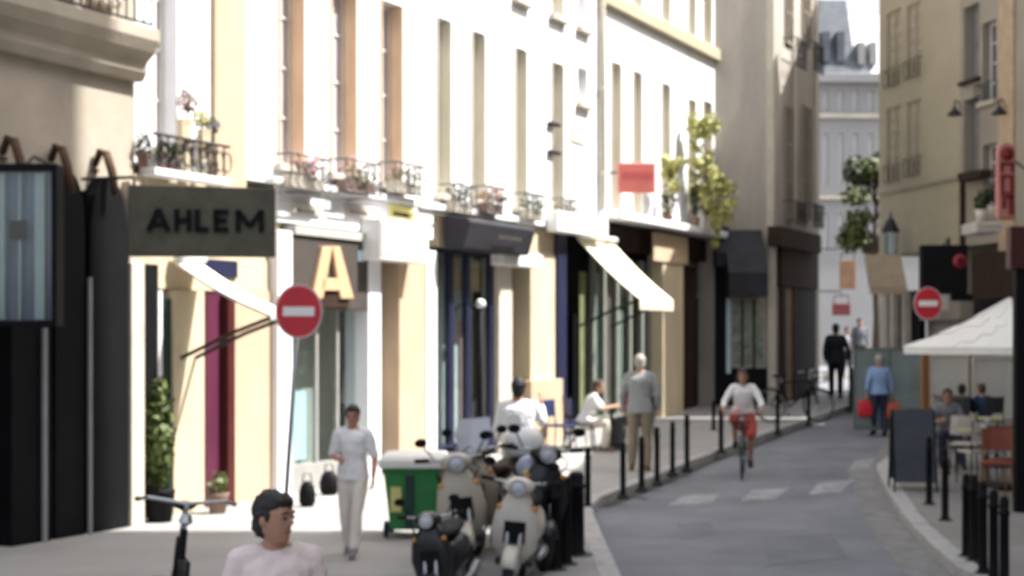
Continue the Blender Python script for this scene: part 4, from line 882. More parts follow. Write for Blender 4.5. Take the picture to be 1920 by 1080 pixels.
MB().box(-.24, .24, 0, .4, 0, hh - .04).build("body", mat("grey_brown_panel", (.17, .155, .14), .7, .15, 3), o, bevel=.01); MB().box(-.27, .27, -.03, .43, hh - .037, hh).build("top", mat("brown_top", (.13, .11, .085), .5, .15, 3), o, bevel=.008)
def cafe_table(x, y, lb, m, grp, r=.33, h=.74):
    g = G(y) + PAVE; o = thing("cafe_table", (x, y, g), lb, "table", grp)
    MB().lathe([(r - .01, h - .03), (r, h - .02), (r, h), (r - .02, h + .004)], (0, 0, 0), 24).build("tabletop", m, o, True); MB().lathe([(.03, .03), (.026, h - .03)], (0, 0, 0), 10).build("column", M_iron, o, True)
    MB().lathe([(.22, 0), (.21, .02), (.05, .05)], (0, 0, 0), 16).build("foot", M_iron, o, True); return o
def cafe_chair(x, y, rz, lb, m, grp, fm=None, sh=.45):
    g = G(y) + PAVE; o = thing("cafe_chair", (x, y, g), lb, "chair", grp, rz); fm = fm or M_iron
    MB().box(-.2, .2, -.2, .2, sh - .02, sh + .015).build("seat", m, o, bevel=.012)
    b = MB(); b.loft([[Vector((x_, .2 + .05 * (z - .45) + .02 * (abs(x_) / .2) * -1 + dy, z)) for x_, dy in ((-.19, 0), (-.07, .02), (.07, .02), (.19, 0), (.19, .015), (.07, .035), (-.07, .035), (-.19, .015))] for z in (sh + .14, sh + .28, sh + .42)]).build("backrest", m, o)
    for sx, sy in ((-1, -1), (1, -1), (-1, 1), (1, 1)):
        MB().tube([(sx * .17, sy * .17, sh - .02), (sx * .2, sy * .21, 0)], .012, 6).build("leg", fm, o)
    for sx in (-1, 1): MB().tube([(sx * .18, .18, sh), (sx * .18, .215, sh + .43)], .012, 6).build("back_post", fm, o)
    return o
MT = mat("ochre_tabletop", (.34, .32, .16), .4, .12, 4); MWT = mat("worn_white_seat", (.50, .47, .42), .6, .1, 4); MO = mat("orange_red_seat", (.20, .05, .028), .5, .15, 4); MDK = mat("dark_seat", (.03, .03, .035), .6, .2, 4)
TG = "tables of the right hand terrace"; CG = "chairs of the right hand terrace"
def tp(px, py, h): 
    a, b_ = 6.0, 40.0
    for _ in range(50):
        m = (a + b_) / 2
        if CH - (py - HY) / F * m > G(m) + PAVE + h: a = m
        else: b_ = m
    return ((px - CX) / F * a, a)
x, y = tp(1852, 806, .74); cafe_table(x, y, "round ochre cafe table in front of the dark clothed guests", MT, TG, .42)
x, y = tp(1820, 846, .74); 
x, y = tp(1812, 832, .45); cafe_chair(x, y, rad(150), "white seated cafe chair left of the ochre table, further back", MWT, CG)
x, y = tp(1832, 846, .45); cafe_chair(x, y, rad(190), "white seated cafe chair just in front of the ochre table", MWT, CG)
x, y = tp(1882, 836, .45); cafe_chair(x, y, rad(200), "white seated cafe chair right of the ochre table", MWT, CG)
x, y = tp(1892, 862, .45); cafe_chair(x, y, rad(15), "orange red cafe chair at the right edge of the terrace", MO, CG, M_wood)
x, y = tp(1870, 872, .45); cafe_chair(x + .1, y + .3, rad(-20), "second orange red cafe chair tucked behind the other", MO, CG, M_wood)
x, y = tp(1852, 790, .74)
MB_ = cafe_table(x + .35, y + .6, "second ochre cafe table against the pale panels", MT, TG, .35)

for k, (px, py, lb) in enumerate(((1836, 806, "white plate at the left side of the front ochre table"), (1866, 804, "white plate at the right side of the front ochre table"))):
    x, y = tp(px, py, .75); o = thing("plate", (x, y, G(y) + PAVE + .746), lb, "plate"); MB().lathe([(.06, 0), (.115, .014), (.12, .018), (.06, .006)], (0, 0, 0), 20).build("dish", M_sgn, o, True)
for k, (px, py, lb) in enumerate(((1852, 800, "short glass in the middle of the front ochre table"), (1845, 810, "cup at the near edge of the front ochre table"))):
    x, y = tp(px, py, .75); o = thing("cup", (x, y, G(y) + PAVE + .746), lb, "cup"); MB().lathe([(.03, 0), (.042, .10), (.045, .11), (.038, .11), (.028, .01)], (0, 0, 0), 14).build("bowl", M_sgn if k else M_pale, o, True)
# ------------------------------------------------------------------ people
SK = mat("skin_tan", (.42, .25, .17), .55, .10, 8); SKD = mat("skin_warm", (.36, .19, .13), .55, .1, 8); HB = mat("black_hair", (.012, .010, .010), .55, .3, 30); HBR = mat("brown_hair", (.06, .035, .02), .55, .3, 30); HG = mat("grey_hair", (.35, .32, .28), .6, .2, 30)
EYE = mat("eye_dark", (.02, .015, .012), .2, .1, 4); LIP = mat("lips", (.32, .12, .10), .5, .1, 6)
def fuse(b, name, m, parent, vox, k=1.0, sm=4, wob=0.0):
    """One continuous skin out of overlapping closed shapes."""
    me = bpy.data.meshes.new("raw"); me.from_pydata([v * k for v in b.v], [], b.f)
    bm = bmesh.new(); bm.from_mesh(me); bmesh.ops.recalc_face_normals(bm, faces=bm.faces); bm.to_mesh(me); bm.free()
    t = bpy.data.objects.new("raw", me); COL.objects.link(t)
    r = t.modifiers.new("r", 'REMESH'); r.mode = 'VOXEL'; r.voxel_size = vox; r.use_smooth_shade = True
    s = t.modifiers.new("s", 'SMOOTH'); s.factor = .5; s.iterations = sm
    if wob:
        tx = bpy.data.textures.get("cloth_folds") or bpy.data.textures.new("cloth_folds", 'CLOUDS'); tx.noise_scale = .09
        dm = t.modifiers.new("d", 'DISPLACE'); dm.texture = tx; dm.strength = wob; dm.mid_level = .5
        if name == "hair":
            t2 = bpy.data.textures.get("hair_tufts") or bpy.data.textures.new("hair_tufts", 'CLOUDS'); t2.noise_scale = .022; dm.texture = t2; dm.strength = .022
    dg = bpy.context.evaluated_depsgraph_get(); nm = bpy.data.meshes.new_from_object(t.evaluated_get(dg)); nm.name = name
    bpy.data.objects.remove(t); bpy.data.meshes.remove(me)
    nm.materials.clear(); nm.materials.append(m); nm.polygons.foreach_set("use_smooth", [True] * len(nm.polygons))
    o = bpy.data.objects.new(name, nm); COL.objects.link(o); o.parent = parent; return o
STAND = dict(pel=(0, 0, .95), ch=(0, -.005, 1.22), nk=(0, .005, 1.45), hd=(0, -.02, 1.60),
             shl=(.175, 0, 1.40), ell=(.225, .03, 1.13), wrl=(.235, -.04, .88), shr=(-.175, 0, 1.40), elr=(-.225, .03, 1.13), wrr=(-.235, -.04, .88),
             hil=(.09, 0, .92), knl=(.10, -.02, .50), anl=(.10, .02, .09), hir=(-.09, 0, .92), knr=(-.10, -.02, .50), anr=(-.10, .02, .09), fl=(.1, -1, -.12), fr=(-.1, -1, -.12))
SIT = dict(pel=(0, .12, .52), ch=(0, .06, .80), nk=(0, .0, 1.03), hd=(0, -.04, 1.18), shl=(.175, .02, .98), ell=(.24, -.08, .74), wrl=(.14, -.32, .78), shr=(-.175, .02, .98), elr=(-.24, -.08, .74), wrr=(-.14, -.32, .78),
           hil=(.09, .10, .50), knl=(.11, -.32, .52), anl=(.12, -.30, .09), hir=(-.09, .10, .50), knr=(-.11, -.32, .52), anr=(-.12, -.28, .09), fl=(.1, -1, -.12), fr=(-.1, -1, -.12))
def rings(J, prof, inf=0.0, u0=None, u1=None, N=18):
    P = [Vector(J[k]) for k in ("pel", "ch", "nk")]; hip = (Vector(J["hil"]) - Vector(J["hir"])).normalized(); sh = (Vector(J["shl"]) - Vector(J["shr"])).normalized()
    out = []
    for u, rx, ry in prof:
        if u < 0: c = P[0] + (P[0] - P[1]) * (-u) * 1.9; T = (P[1] - P[0])
        elif u < .5: c = P[0].lerp(P[1], u * 2); T = (P[1] - P[0]).lerp(P[2] - P[1], u)
        else: c = P[1].lerp(P[2], u * 2 - 1); T = (P[2] - P[1]) if u > .75 else (P[1] - P[0]).lerp(P[2] - P[1], u)
        T.normalize(); X = hip.lerp(sh, min(1, max(0, u))); X = (X - T * X.dot(T)).normalized(); Y = T.cross(X)
        out.append([c + X * ((rx + inf) * math.copysign(abs(math.cos(a)) ** .85, math.cos(a))) + Y * ((ry + inf) * math.sin(a)) for a in [2 * math.pi * i / N for i in range(N)]])
    return out
def limb(b, pts, rs, n=12):
    pts = [Vector(p) for p in pts]; Q, R_ = [], []
    for i in range(len(pts) - 1):
        for f in (0, .25, .5, .75): Q.append(pts[i].lerp(pts[i + 1], f)); R_.append(rs[i] * (1 - f) + rs[i + 1] * f + (.25 * rs[i + 1] * math.sin(math.pi * f) * .35))
    Q.append(pts[-1]); R_.append(rs[-1]); b.tube(Q, R_, n)
    for p, r in ((pts[0], rs[0]), (pts[-1], rs[-1])): b.ell(p, (r, r, r), 10, 6)
def hand(b, w, e, fem=1.0, curl=.5):
    w, e = Vector(w), Vector(e); d = (w - e).normalized(); side = d.cross(Vector((1, 0, 0))); side = side.normalized() if side.length > .2 else Vector((0, 1, 0)); nrm = d.cross(side).normalized()
    if nrm.x * (1 if w.x > 0 else -1) > 0: nrm = -nrm        # palm looks inward
    M = Matrix((side, nrm, d)).transposed(); b.ell(w + d * .045, (.042, .018, .058), 12, 8, M)
    for i, L in enumerate((.066, .076, .07, .055)):
        base = w + d * .08 + side * (-.03 + .02 * i); p1 = base + (d + nrm * curl * .5).normalized() * L * .5; p2 = p1 + (d * .7 + nrm * curl * 1.4).normalized() * L * .5
        b.tube([w + d * .05 + side * (-.025 + .017 * i), base, p1, p2], [.0095, .0095, .0088, .007], 7)
    tb = w + d * .02 - side * .03; b.tube([w + d * .02, tb, tb + (d * .7 - side * .7 + nrm * .3).normalized() * .035, tb + (d * .95 - side * .45 + nrm * .5).normalized() * .065], [.012, .012, .0105, .008], 7)
def person(label, p, face, H, J=None, top=None, bot=None, shoe=None, hair=HB, skin=SK, base=STAND, fem=False, sleeve=1.0, hem=-.05, trouser=1.0, hairlong=0.0, yaw=0, pitch=0, bald=False, vox=.011, skirt=None, loose=.016, group=None):
    Jn = dict(base); Jn.update(J or {}); J = Jn; k = H / 1.735
    root = thing("person", p, label, "person", group, face)
    W = .92 if fem else 1.0; TOR = [(-.10, .07, .06), (-.05, .13, .10), (0, .165, .115), (.12, .155 if fem else .150, .105), (.28, .125 if fem else .138, .092), (.5, .15 * W, .112), (.68, .165 * W, .115), (.82, .165 * W, .10), (.92, .11, .078), (.99, .062, .06), (1.06, .052, .056)]
    b = MB(); b.loft(rings(J, TOR))
    hc = Vector(J["hd"]); nk = Vector(J["nk"]); b.tube([nk - Vector((0, 0, .03)), nk.lerp(hc, .5), hc + (hc - nk).normalized() * .0], [.058, .052, .056], 12)
    HR = Matrix.Rotation(rad(yaw), 3, 'Z') @ Matrix.Rotation(rad(pitch), 3, 'X')
    prof = [(-.118, .022, .024, -.048), (-.108, .040, .044, -.038), (-.085, .054, .064, -.022), (-.05, .064, .084, -.008), (-.01, .071, .094, 0), (.03, .075, .098, .003), (.065, .071, .092, .006), (.092, .055, .072, .008), (.108, .033, .045, .008), (.114, .01, .014, .008)]
    def hr(pr, s=1.0): return [[hc + HR @ Vector((rx * s * math.cos(a), yo + ry * s * math.sin(a), z * s)) for a in [2 * math.pi * i / 16 for i in range(16)]] for z, rx, ry, yo in pr]
    b.loft(hr(prof))
    def hp(x, y, z): return hc + HR @ Vector((x, y, z))
    b.tube([hp(0, -.088, .022), hp(0, -.108, -.012), hp(0, -.092, -.028)], [.009, .0145, .009], 8); b.ell(hp(0, -.082, .032), (.058, .016, .010), 10, 6, HR); b.ell(hp(0, -.078, -.09), (.022, .016, .016), 8, 6, HR)
    for sx in (-1, 1): b.ell(hp(sx * .076, .012, -.008), (.010, .020, .031), 8, 6, HR)
    for s in "lr":
        limb(b, [J["sh" + s], J["el" + s], J["wr" + s]], [.052, .040, .026]); hand(b, J["wr" + s], J["el" + s])
        limb(b, [J["hi" + s], J["kn" + s], J["an" + s]], [.085, .055, .037]); a = Vector(J["an" + s]); f = Vector(J["f" + s]).normalized(); b.tube([a - f * .05 - Vector((0, 0, .04)), a + f * .05 - Vector((0, 0, .03)), a + f * .16 - Vector((0, 0, .055 - .0))], [.036, .036, .024], 10)
    for s in "lr": b.tube([nk - Vector((0, 0, .0)), nk.lerp(Vector(J["sh" + s]), .5) - Vector((0, 0, .012)), J["sh" + s]], [.052, .055, .05], 12)
    body = fuse(b, "body", skin, root, vox, k)
    # face
    for sx in (-1, 1):
        e = MB().ell(hp(sx * .031, -.0875, .010), (.013, .008, .0075), 10, 6, HR); e.v = [v * k for v in e.v]; e.build("eye", EYE, root, True)
        e = MB().tube([hp(sx * .013, -.097, .034), hp(sx * .033, -.094, .040), hp(sx * .052, -.08, .032)], [.004, .005, .003], 6); e.v = [v * k for v in e.v]; e.build("eyebrow", hair, root, True)
    e = MB().ell(hp(0, -.088, -.055), (.024, .009, .007), 10, 6, HR); e.v = [v * k for v in e.v]; e.build("mouth", LIP, root, True)
    if not bald:
        b = MB(); b.ell(hp(0, .020, .034), (.086, .098, .098), 16, 10, HR); b.ell(hp(0, -.030, .082), (.066, .066, .042), 12, 8, HR); b.ell(hp(0, .055, -.035), (.072, .052, .07), 12, 8, HR)
        if hairlong: b.tube([hp(0, .05, .02), hp(0, .085, -.08), hp(0, .09, -.08 - hairlong)], [.085, .085, .05], 12); [b.tube([hp(sx * .07, .02, .03), hp(sx * .085, .03, -.08), hp(sx * .08, .03, -.06 - hairlong * .8)], [.03, .035, .02], 8) for sx in (-1, 1)]
        fuse(b, "hair", hair, root, max(.008, vox * .8), k, 2, .008)
    # clothes
    if top:
        b = MB(); T2 = [(u, rx, ry) for u, rx, ry in TOR if -.02 <= u <= .95]; T2 = [(hem, .175, .125)] + T2 if hem < 0 else T2
        b.loft(rings(J, T2, loose)); b.loft(rings(J, [(.9, .10, .075), (1.0, .055, .055)], .014))
        for s in "lr":
            S, E, Wr = (Vector(J[q + s]) for q in ("sh", "el", "wr"))
            b.tube([nk - Vector((0, 0, .025)), nk.lerp(S, .5) - Vector((0, 0, .012)), S], [.058, .064, .060], 12)
            if sleeve <= .5: limb(b, [S, S.lerp(E, sleeve * 2)], [.059, .054])
            else: limb(b, [S, E, E.lerp(Wr, sleeve * 2 - 1)], [.059, .050, .040])
        fuse(b, "shirt", top, root, vox, k, 3, .026)
    if bot:
        b = MB(); b.loft(rings(J, [(-.11, .08, .07), (-.06, .14, .11), (0, .168, .12), (.12, .156, .11), (.17, .15, .105)], .010))
        for s in "lr":
            Hh, K, A = (Vector(J[q + s]) for q in ("hi", "kn", "an"))
            if trouser <= .5: limb(b, [Hh, Hh.lerp(K, trouser * 2)], [.098, .085])
            else: limb(b, [Hh, K, K.lerp(A, trouser * 2 - 1)], [.098, .072, .058])
        fuse(b, "trousers", bot, root, vox, k, 3, .014)
    if skirt:
        b = MB(); hk = [Vector(J["kn" + s]) for s in "lr"]; m = (hk[0] + hk[1]) / 2; b.loft(rings(J, [(.16, .15, .11), (0, .18, .13), (-.05, .19, .15)], .012))
        for s in "lr": limb(b, [J["hi" + s], Vector(J["hi" + s]).lerp(Vector(J["kn" + s]), 1.02)], [.11, .10])
        limb(b, [Vector(J["pel"]) - Vector((0, 0, .05)), m], [.12, .10]); fuse(b, "skirt", skirt, root, vox, k, 3, .012)
    if shoe:
        for s in "lr":
            b = MB(); a = Vector(J["an" + s]); f = Vector(J["f" + s]).normalized(); b.tube([a - f * .055 - Vector((0, 0, .035)), a + f * .05 - Vector((0, 0, .034)), a + f * .17 - Vector((0, 0, .058))], [.044, .045, .032], 10); b.ell(a - f * .055 - Vector((0, 0, .035)), (.044, .044, .044), 10, 6); b.ell(a + f * .17 - Vector((0, 0, .058)), (.034, .034, .03), 10, 6)
            fuse(b, "shoe", shoe, root, max(vox, .01), k, 2)
    return root
def height_of(px, pyt, p): return at(px, pyt, p.y).z - p.z
C_pink = mat("pale_pink_cotton", (.66, .56, .54), .85, .06, 5, .1, 150); C_wht = mat("white_cotton", (.74, .73, .72), .85, .05, 5, .1, 150); C_crm = mat("cream_cotton", (.66, .60, .52), .85, .07, 5, .1, 150); C_gry = mat("grey_jacket_cloth", (.28, .28, .28), .85, .1, 5, .1, 150)
C_kha = mat("khaki_cloth", (.23, .19, .13), .85, .1, 5, .1, 150); C_blk = mat("black_cloth", (.008, .008, .010), .85, .2, 5, .1, 150); C_blu = mat("sky_blue_cotton", (.25, .36, .58), .85, .07, 5, .1, 150); C_nvy = mat("navy_cloth", (.018, .024, .05), .85, .2, 5, .1, 150)
C_red = mat("orange_red_cloth", (.42, .075, .05), .85, .1, 5, .1, 150); C_lil = mat("lilac_grey_cloth", (.55, .50, .54), .85, .07, 5, .1, 150); C_dgr = mat("dark_grey_cloth", (.10, .105, .12), .85, .15, 5, .1, 150); C_tan = mat("tan_leather", (.15, .08, .04), .6, .15, 8)
# front person at the lower left
p = Vector(((516 - CX) / F * 5.6, 5.6, PAVE)); H = height_of(505, 916, p)
person("person with short black hair and pale pink T-shirt at the bottom left, looking aside", p, rad(20), H, dict(nk=(0, 0, 1.45), hd=(-.01, -.03, 1.60)), C_pink, C_nvy, C_blk, HB, SKD, sleeve=.42, yaw=42, pitch=4, vox=.008)
# woman in pale clothes walking towards us
p = ground(662, 1042, PAVE); H = height_of(662, 757, p)
person("person in a white blouse and pale trousers walking this way along the sunlit pavement", p, rad(-8), H, dict(ell=(.25, .02, 1.12), wrl=(.26, -.10, .90), elr=(-.24, .02, 1.13), wrr=(-.10, -.24, 1.12), knl=(.08, -.14, .52), anl=(.06, -.20, .12), knr=(-.09, .0, .50), anr=(-.09, .16, .10), fr=(0, -1, -.5)), C_wht, C_crm, mat("grey_shoe", (.12, .12, .13), .6, .1, 5), HB, mat("flushed_skin", (.48, .22, .16), .55, .1, 8), fem=True, sleeve=.45, hem=-.14, vox=.009, yaw=6, pitch=8)
# man in white bending over the scooters
p = ground(972, 985, PAVE); p = Vector(((972 - CX) / F * 14.9, 14.9, PAVE)); H = height_of(975, 706, p)
person("person in a loose white shirt behind the parked scooters with one forearm raised", p, rad(176), H, dict(ell=(.25, -.02, 1.12), wrl=(.2, -.2, .98), elr=(-.27, -.08, 1.20), wrr=(-.25, -.22, 1.42)), C_wht, C_lil, C_blk, HB, SKD, sleeve=.9, hem=-.22, loose=.035, vox=.010)
# man in grey jacket seen from behind
p = ground(1200, 882, PAVE); H = height_of(1202, 663, p)
person("person in a grey jacket and khaki trousers standing with back turned near the cafe table", p, rad(172), H, dict(ell=(.27, .02, 1.12), wrl=(.26, -.12, .92), elr=(-.26, .02, 1.13), wrr=(-.25, -.08, .90), anl=(.12, .02, .09), anr=(-.11, .06, .09)), C_gry, C_kha, C_tan, HG, SK, sleeve=.92, hem=-.18, loose=.03)
# couple at the little cafe table
pt = ground(1142, 846, PAVE); tz = pt.y
tb = cafe_table(pt.x + .06, tz + .25, "small red brown cafe table between the seated couple", mat("red_brown_tabletop", (.09, .03, .03), .5, .15, 4), None, .30, .72)
def chair_for(pv, rz, lb, m, grp): return cafe_chair(pv.x - .12 * math.sin(-rz) * -1, pv.y, rz, lb, m, grp)
pa = Vector((pt.x - .32, tz + .12, G(tz) + PAVE)); CGL = "chairs at the small cafe table"
cafe_chair(pa.x - .12, pa.y + .02, rad(82), "dark navy cafe chair under the person in the white top", mat("navy_seat", (.02, .03, .09), .5, .2, 4), CGL)
person("person in a white top and pale trousers seated at the small cafe table, leaning forward", pa, rad(82), 1.62, dict(ch=(0, .0, .80), nk=(0, -.10, 1.02), hd=(0, -.17, 1.16), shl=(.17, -.08, .97), shr=(-.17, -.08, .97), ell=(.22, -.22, .76), elr=(-.22, -.22, .76), wrl=(.1, -.44, .80), wrr=(-.1, -.44, .80)), C_wht, C_crm, C_tan, HBR, SK, base=SIT, fem=True, sleeve=.4, vox=.012)
pb = Vector((pt.x + .46, tz + .62, G(tz) + PAVE))
cafe_chair(pb.x + .11, pb.y + .03, rad(-70), "dark cafe chair under the person in dusky red", MDK, CGL)
person("person in a dusky red top seated on the far side of the small cafe table", pb, rad(-70), 1.60, None, mat("dusky_red_cloth", (.20, .07, .08), .85, .1, 5), C_dgr, C_blk, HB, SK, base=SIT, sleeve=.9, vox=.013)
for px, py, lb in ((1082, 838, "empty dark navy chair beside the pink pier base, nearer the cafe door"), (1050, 848, "empty dark navy chair in front of the pink pier base")):
    q = ground(px, py, PAVE); cafe_chair(q.x, q.y, rad(100 if px > 1060 else 60), lb, MATS["navy_seat"], "empty chairs by the cafe")
# walker in black
p = ground(1567, 748, PAVE); H = height_of(1568, 606, p)
person("person all in black walking away on the left pavement at the corner", p, rad(170), H, dict(ell=(.25, .05, 1.13), wrl=(.24, -.05, .9), elr=(-.27, .08, 1.14), wrr=(-.28, 0, .9), knl=(.09, -.12, .52), anl=(.08, -.12, .13), anr=(-.09, .18, .11)), C_blk, C_blk, C_blk, HB, SKD, sleeve=.95, hem=-.25, loose=.045, vox=.013)
# walker in blue with bags
p = ground(1648, 818, 0.0); H = height_of(1646, 664, p); pw = p
person("person in a sky blue shirt walking away up the road carrying red bags", p, rad(184), H, dict(ell=(.25, .03, 1.13), wrl=(.27, 0, .88), elr=(-.25, .03, 1.13), wrr=(-.27, 0, .88), anl=(.08, -.1, .11), anr=(-.08, .14, .10)), C_blu, C_nvy, C_blk, HG, SK, sleeve=.85, hem=-.12, loose=.03, vox=.012)
for sx, lb, mm, dz in ((-1, "bright red shopping bag in the left hand of the person in sky blue", mat("bright_red_bag", (.62, .02, .03), .45, .1, 4), .36), (1, "orange red shopping bag in the right hand of the person in sky blue", mat("orange_red_bag", (.50, .10, .05), .5, .1, 4), .40)):
    k = H / 1.735; q = Vector((pw.x + sx * .30 * k, pw.y + .02, pw.z)); zt = .80 * k; o = thing("shopping_bag", q + Vector((0, 0, zt - dz)), lb, "bag", "red bags of the walker in blue")
    MB().loft([[Vector((x * sc, y * sc, z)) for x, y in ((-.13, -.07), (.13, -.07), (.13, .07), (-.13, .07))] for sc, z in ((.8, 0), (1.0, .06), (1.02, .22), (.8, .32))]).build("bag_body", mm, o, True, bevel=.02)
    MB().tube([(-.07, 0, .31), (-.04, 0, dz - .04), (0, 0, dz), (.04, 0, dz - .04), (.07, 0, .31)], .008, 6).build("handle", mm, o)
# seated guests on the right
p = ground(1784, 876, PAVE); q = Vector((p.x, p.y + .2, G(p.y + .2) + PAVE))
cafe_chair(q.x - .02, q.y + .13, rad(-14), "dark cafe chair under the guest in grey", MDK, CG)
person("person in a grey top with black hair seated at the left end of the terrace", q, rad(-12), 1.58, dict(knl=(.13, -.36, .54), anl=(.2, -.50, .10)), mat("grey_top", (.17, .175, .19), .85, .1, 5), C_nvy, C_blk, HB, SKD, base=SIT, sleeve=.45, vox=.012)
for px, py, lb, fc in ((1836, 850, "person in dark clothes seated at the terrace, left of the two by the pale panels", 150), (1876, 848, "person in dark blue seated at the terrace, right of the two by the pale panels", 200)):
    p = ground(px, py, PAVE); q = Vector((p.x, p.y + .9, G(p.y + .9) + PAVE)); cafe_chair(q.x - .12 * math.sin(rad(fc)), q.y + .12 * math.cos(rad(fc)), rad(fc), "dark chair under the %s dark clothed guest" % ("left" if px < 1850 else "right"), MDK, CG)
    person(lb, q, rad(fc), 1.45, None, C_blk if px < 1850 else mat("dark_blue_cloth", (.02, .045, .08), .85, .2, 5), C_blk, C_blk, HB if px < 1850 else HBR, SK, base=SIT, sleeve=.95, vox=.013)
# far figures at the end of the street
for px, pt_, pb_, mm, mb, lb in ((1612, 596, 700, C_dgr, C_blk, "person in dark grey far off at the street corner"), (1588, 612, 700, C_lil, C_nvy, "person in pale lilac far off beside the one in dark grey")):
    z = 45.0; p = at(px, 700, z); p.z = G(z); H = min(1.95, at(px, pt_, z).z - p.z); person(lb, p, rad(10), H, dict(anl=(.08, -.12, .1), anr=(-.08, .14, .1)), mm, mb, C_blk, HB, SK, sleeve=.9, vox=.016, group=None)
# ------------------------------------------------------------------ bicycles
def bicycle(label, p, rz, m, basket=False, group=None, lean=0.0, sc=1.0):
    o = thing("bicycle", p, label, "bicycle", group, rz); o.scale = (sc, sc, sc); o.rotation_euler = (0, lean, rz)
    for y, nm in ((-.52, "wheel"), (.52, "wheel")):
        w_ = MB().torus((0, y, .335), .305, .010, 'x', 28, 6).build(nm, M_steel, o, True); MB().torus((0, y, .335), .325, .017, 'x', 32, 8).build("tyre", M_rubber, w_, True)
        b = MB()
        for k in range(14):
            a = 2 * math.pi * k / 14; b.tube([(0.02 * (-1) ** k, y, .335), (0, y + .3 * math.cos(a), .335 + .3 * math.sin(a))], .003, 4)
        b.tube([(-.05, y, .335), (.05, y, .335)], .018, 8); b.build("spokes", M_chrome, w_)
        b = MB(); b.loft([[Vector((x, y + .36 * math.cos(a), .335 + .36 * math.sin(a) - abs(x) * .2)) for x in (-.028, 0, .028)] + [Vector((x, y + .354 * math.cos(a), .335 + .354 * math.sin(a) - abs(x) * .2)) for x in (.028, 0, -.028)] for a in [rad(20 + 16 * i) for i in range(9)]]); b.build("mudguard", m, o)
    b = MB(); bb_, st, ht, hb_ = (0, .10, .30), (0, .26, .80), (0, -.36, .86), (0, -.40, .70)
    b.tube([bb_, st], .016).tube([hb_, bb_], .02).tube([st, (0, -.37, .82)], .016).tube([ht, hb_], .02)
    for sx in (-1, 1): b.tube([(sx * .045, .52, .335), bb_], .010, 6).tube([(sx * .045, .52, .335), (0, .24, .74)], .009, 6).tube([(sx * .045, -.52, .335), (sx * .04, -.43, .66), hb_], .012, 6)
    b.build("frame", m, o)
    MB().tube([(0, .26, .78), (0, .275, .90)], .013).build("seat_post", M_chrome, o); b = MB(); b.loft([[Vector((wd * math.cos(a), y, .93 + .025 * math.sin(a))) for a in [2 * math.pi * i / 10 for i in range(10)]] for y, wd in ((.15, .02), (.2, .035), (.3, .08), (.40, .09), (.43, .05))]); b.build("saddle", M_black, o, True)
    h_ = MB().tube([ht, (0, -.37, 1.0), (0, -.42, 1.02)], .014).tube([(-.30, -.22, 1.02), (-.24, -.36, 1.05), (0, -.42, 1.03), (.24, -.36, 1.05), (.30, -.22, 1.02)], .012).build("handlebar", M_chrome, o)
    for sx in (-1, 1): MB().tube([(sx * .30, -.22, 1.02), (sx * .31, -.12, 1.01)], .017).build("grip", M_black, h_)
    cr = MB().torus((.05, .10, .30), .085, .008, 'x', 18, 5).tube([(.07, .10, .30), (.08, .10, .14)], .009).tube([(-.07, .10, .30), (-.08, .10, .46)], .009).build("crank", M_steel, o)
    for sx, z in ((1, .14), (-1, .46)): MB().box(sx * .08, sx * .17, .06, .14, z - .012, z + .012).build("pedal", M_black, cr)
    if basket:
        b = MB()
        for z, r in ((.80, .12), (.90, .14), (1.0, .16)): b.tube([(x * r, -.60 + y * r * .8, z) for x, y in ((-1, -1), (1, -1), (1, 1), (-1, 1), (-1, -1))], .006, 5)
        for k in range(9):
            for sy in (-1, 1): x = -1 + k / 4; b.tube([(x * .12, -.60 + sy * .096, .80), (x * .16, -.60 + sy * .128, 1.0)], .004, 4)
        b.build("basket", M_iron, o)
    MB().lathe([(.0, .02), (.03, .02), (.045, -.03), (.02, -.05)], (0, -.47, .95), 10).build("headlight", M_chrome, o)
    return o
p = ground(1400, 898, 0.0); H = height_of(1405, 692, p) - .10; sB = min(1.0, H / 1.62)
bicycle("dark green bicycle ridden towards us by the person in white and orange red", p + Vector((0, .35, G(p.y + .35) - G(p.y))), rad(-11), mat("dark_green_paint", (.02, .04, .03), .4, .1, 4), True, None, 0, sB)
RIDE = dict(pel=(0, .30, 1.0), ch=(0, .20, 1.26), nk=(0, .12, 1.48), hd=(0, .07, 1.63), shl=(.17, .14, 1.43), ell=(.30, .02, 1.20), wrl=(.30, -.17, 1.06), shr=(-.17, .14, 1.43), elr=(-.30, .02, 1.20), wrr=(-.30, -.17, 1.06),
            hil=(.09, .26, .98), knl=(.13, -.08, .70), anl=(.125, .10, .26), hir=(-.09, .26, .98), knr=(-.13, -.10, .92), anr=(-.125, .10, .57), fl=(0, -1, -.2), fr=(0, -1, -.25))
person("person in a white top with an orange red skirt riding a bicycle down the lane", p + Vector((0, .35, G(p.y + .35) - G(p.y))), rad(-11), (H + .10) * .985, RIDE, C_wht, None, C_blk, HB, SKD, base=STAND, fem=True, sleeve=.75, hairlong=.12, skirt=C_red, loose=.025, pitch=4)
q = ground(1398, 824, .0)
p = ground(1500, 795, PAVE); bicycle("dark bicycle parked against the left kerb before the corner house", p + Vector((0, .5, .02)), rad(100), M_black, True, None, rad(6))
p = Vector((-2.13, 8.6, PAVE)); bicycle("dark bicycle at the bottom edge left of the person in pink", p + Vector((-.1, .5, 0)), rad(14), M_black, False, None, rad(5))
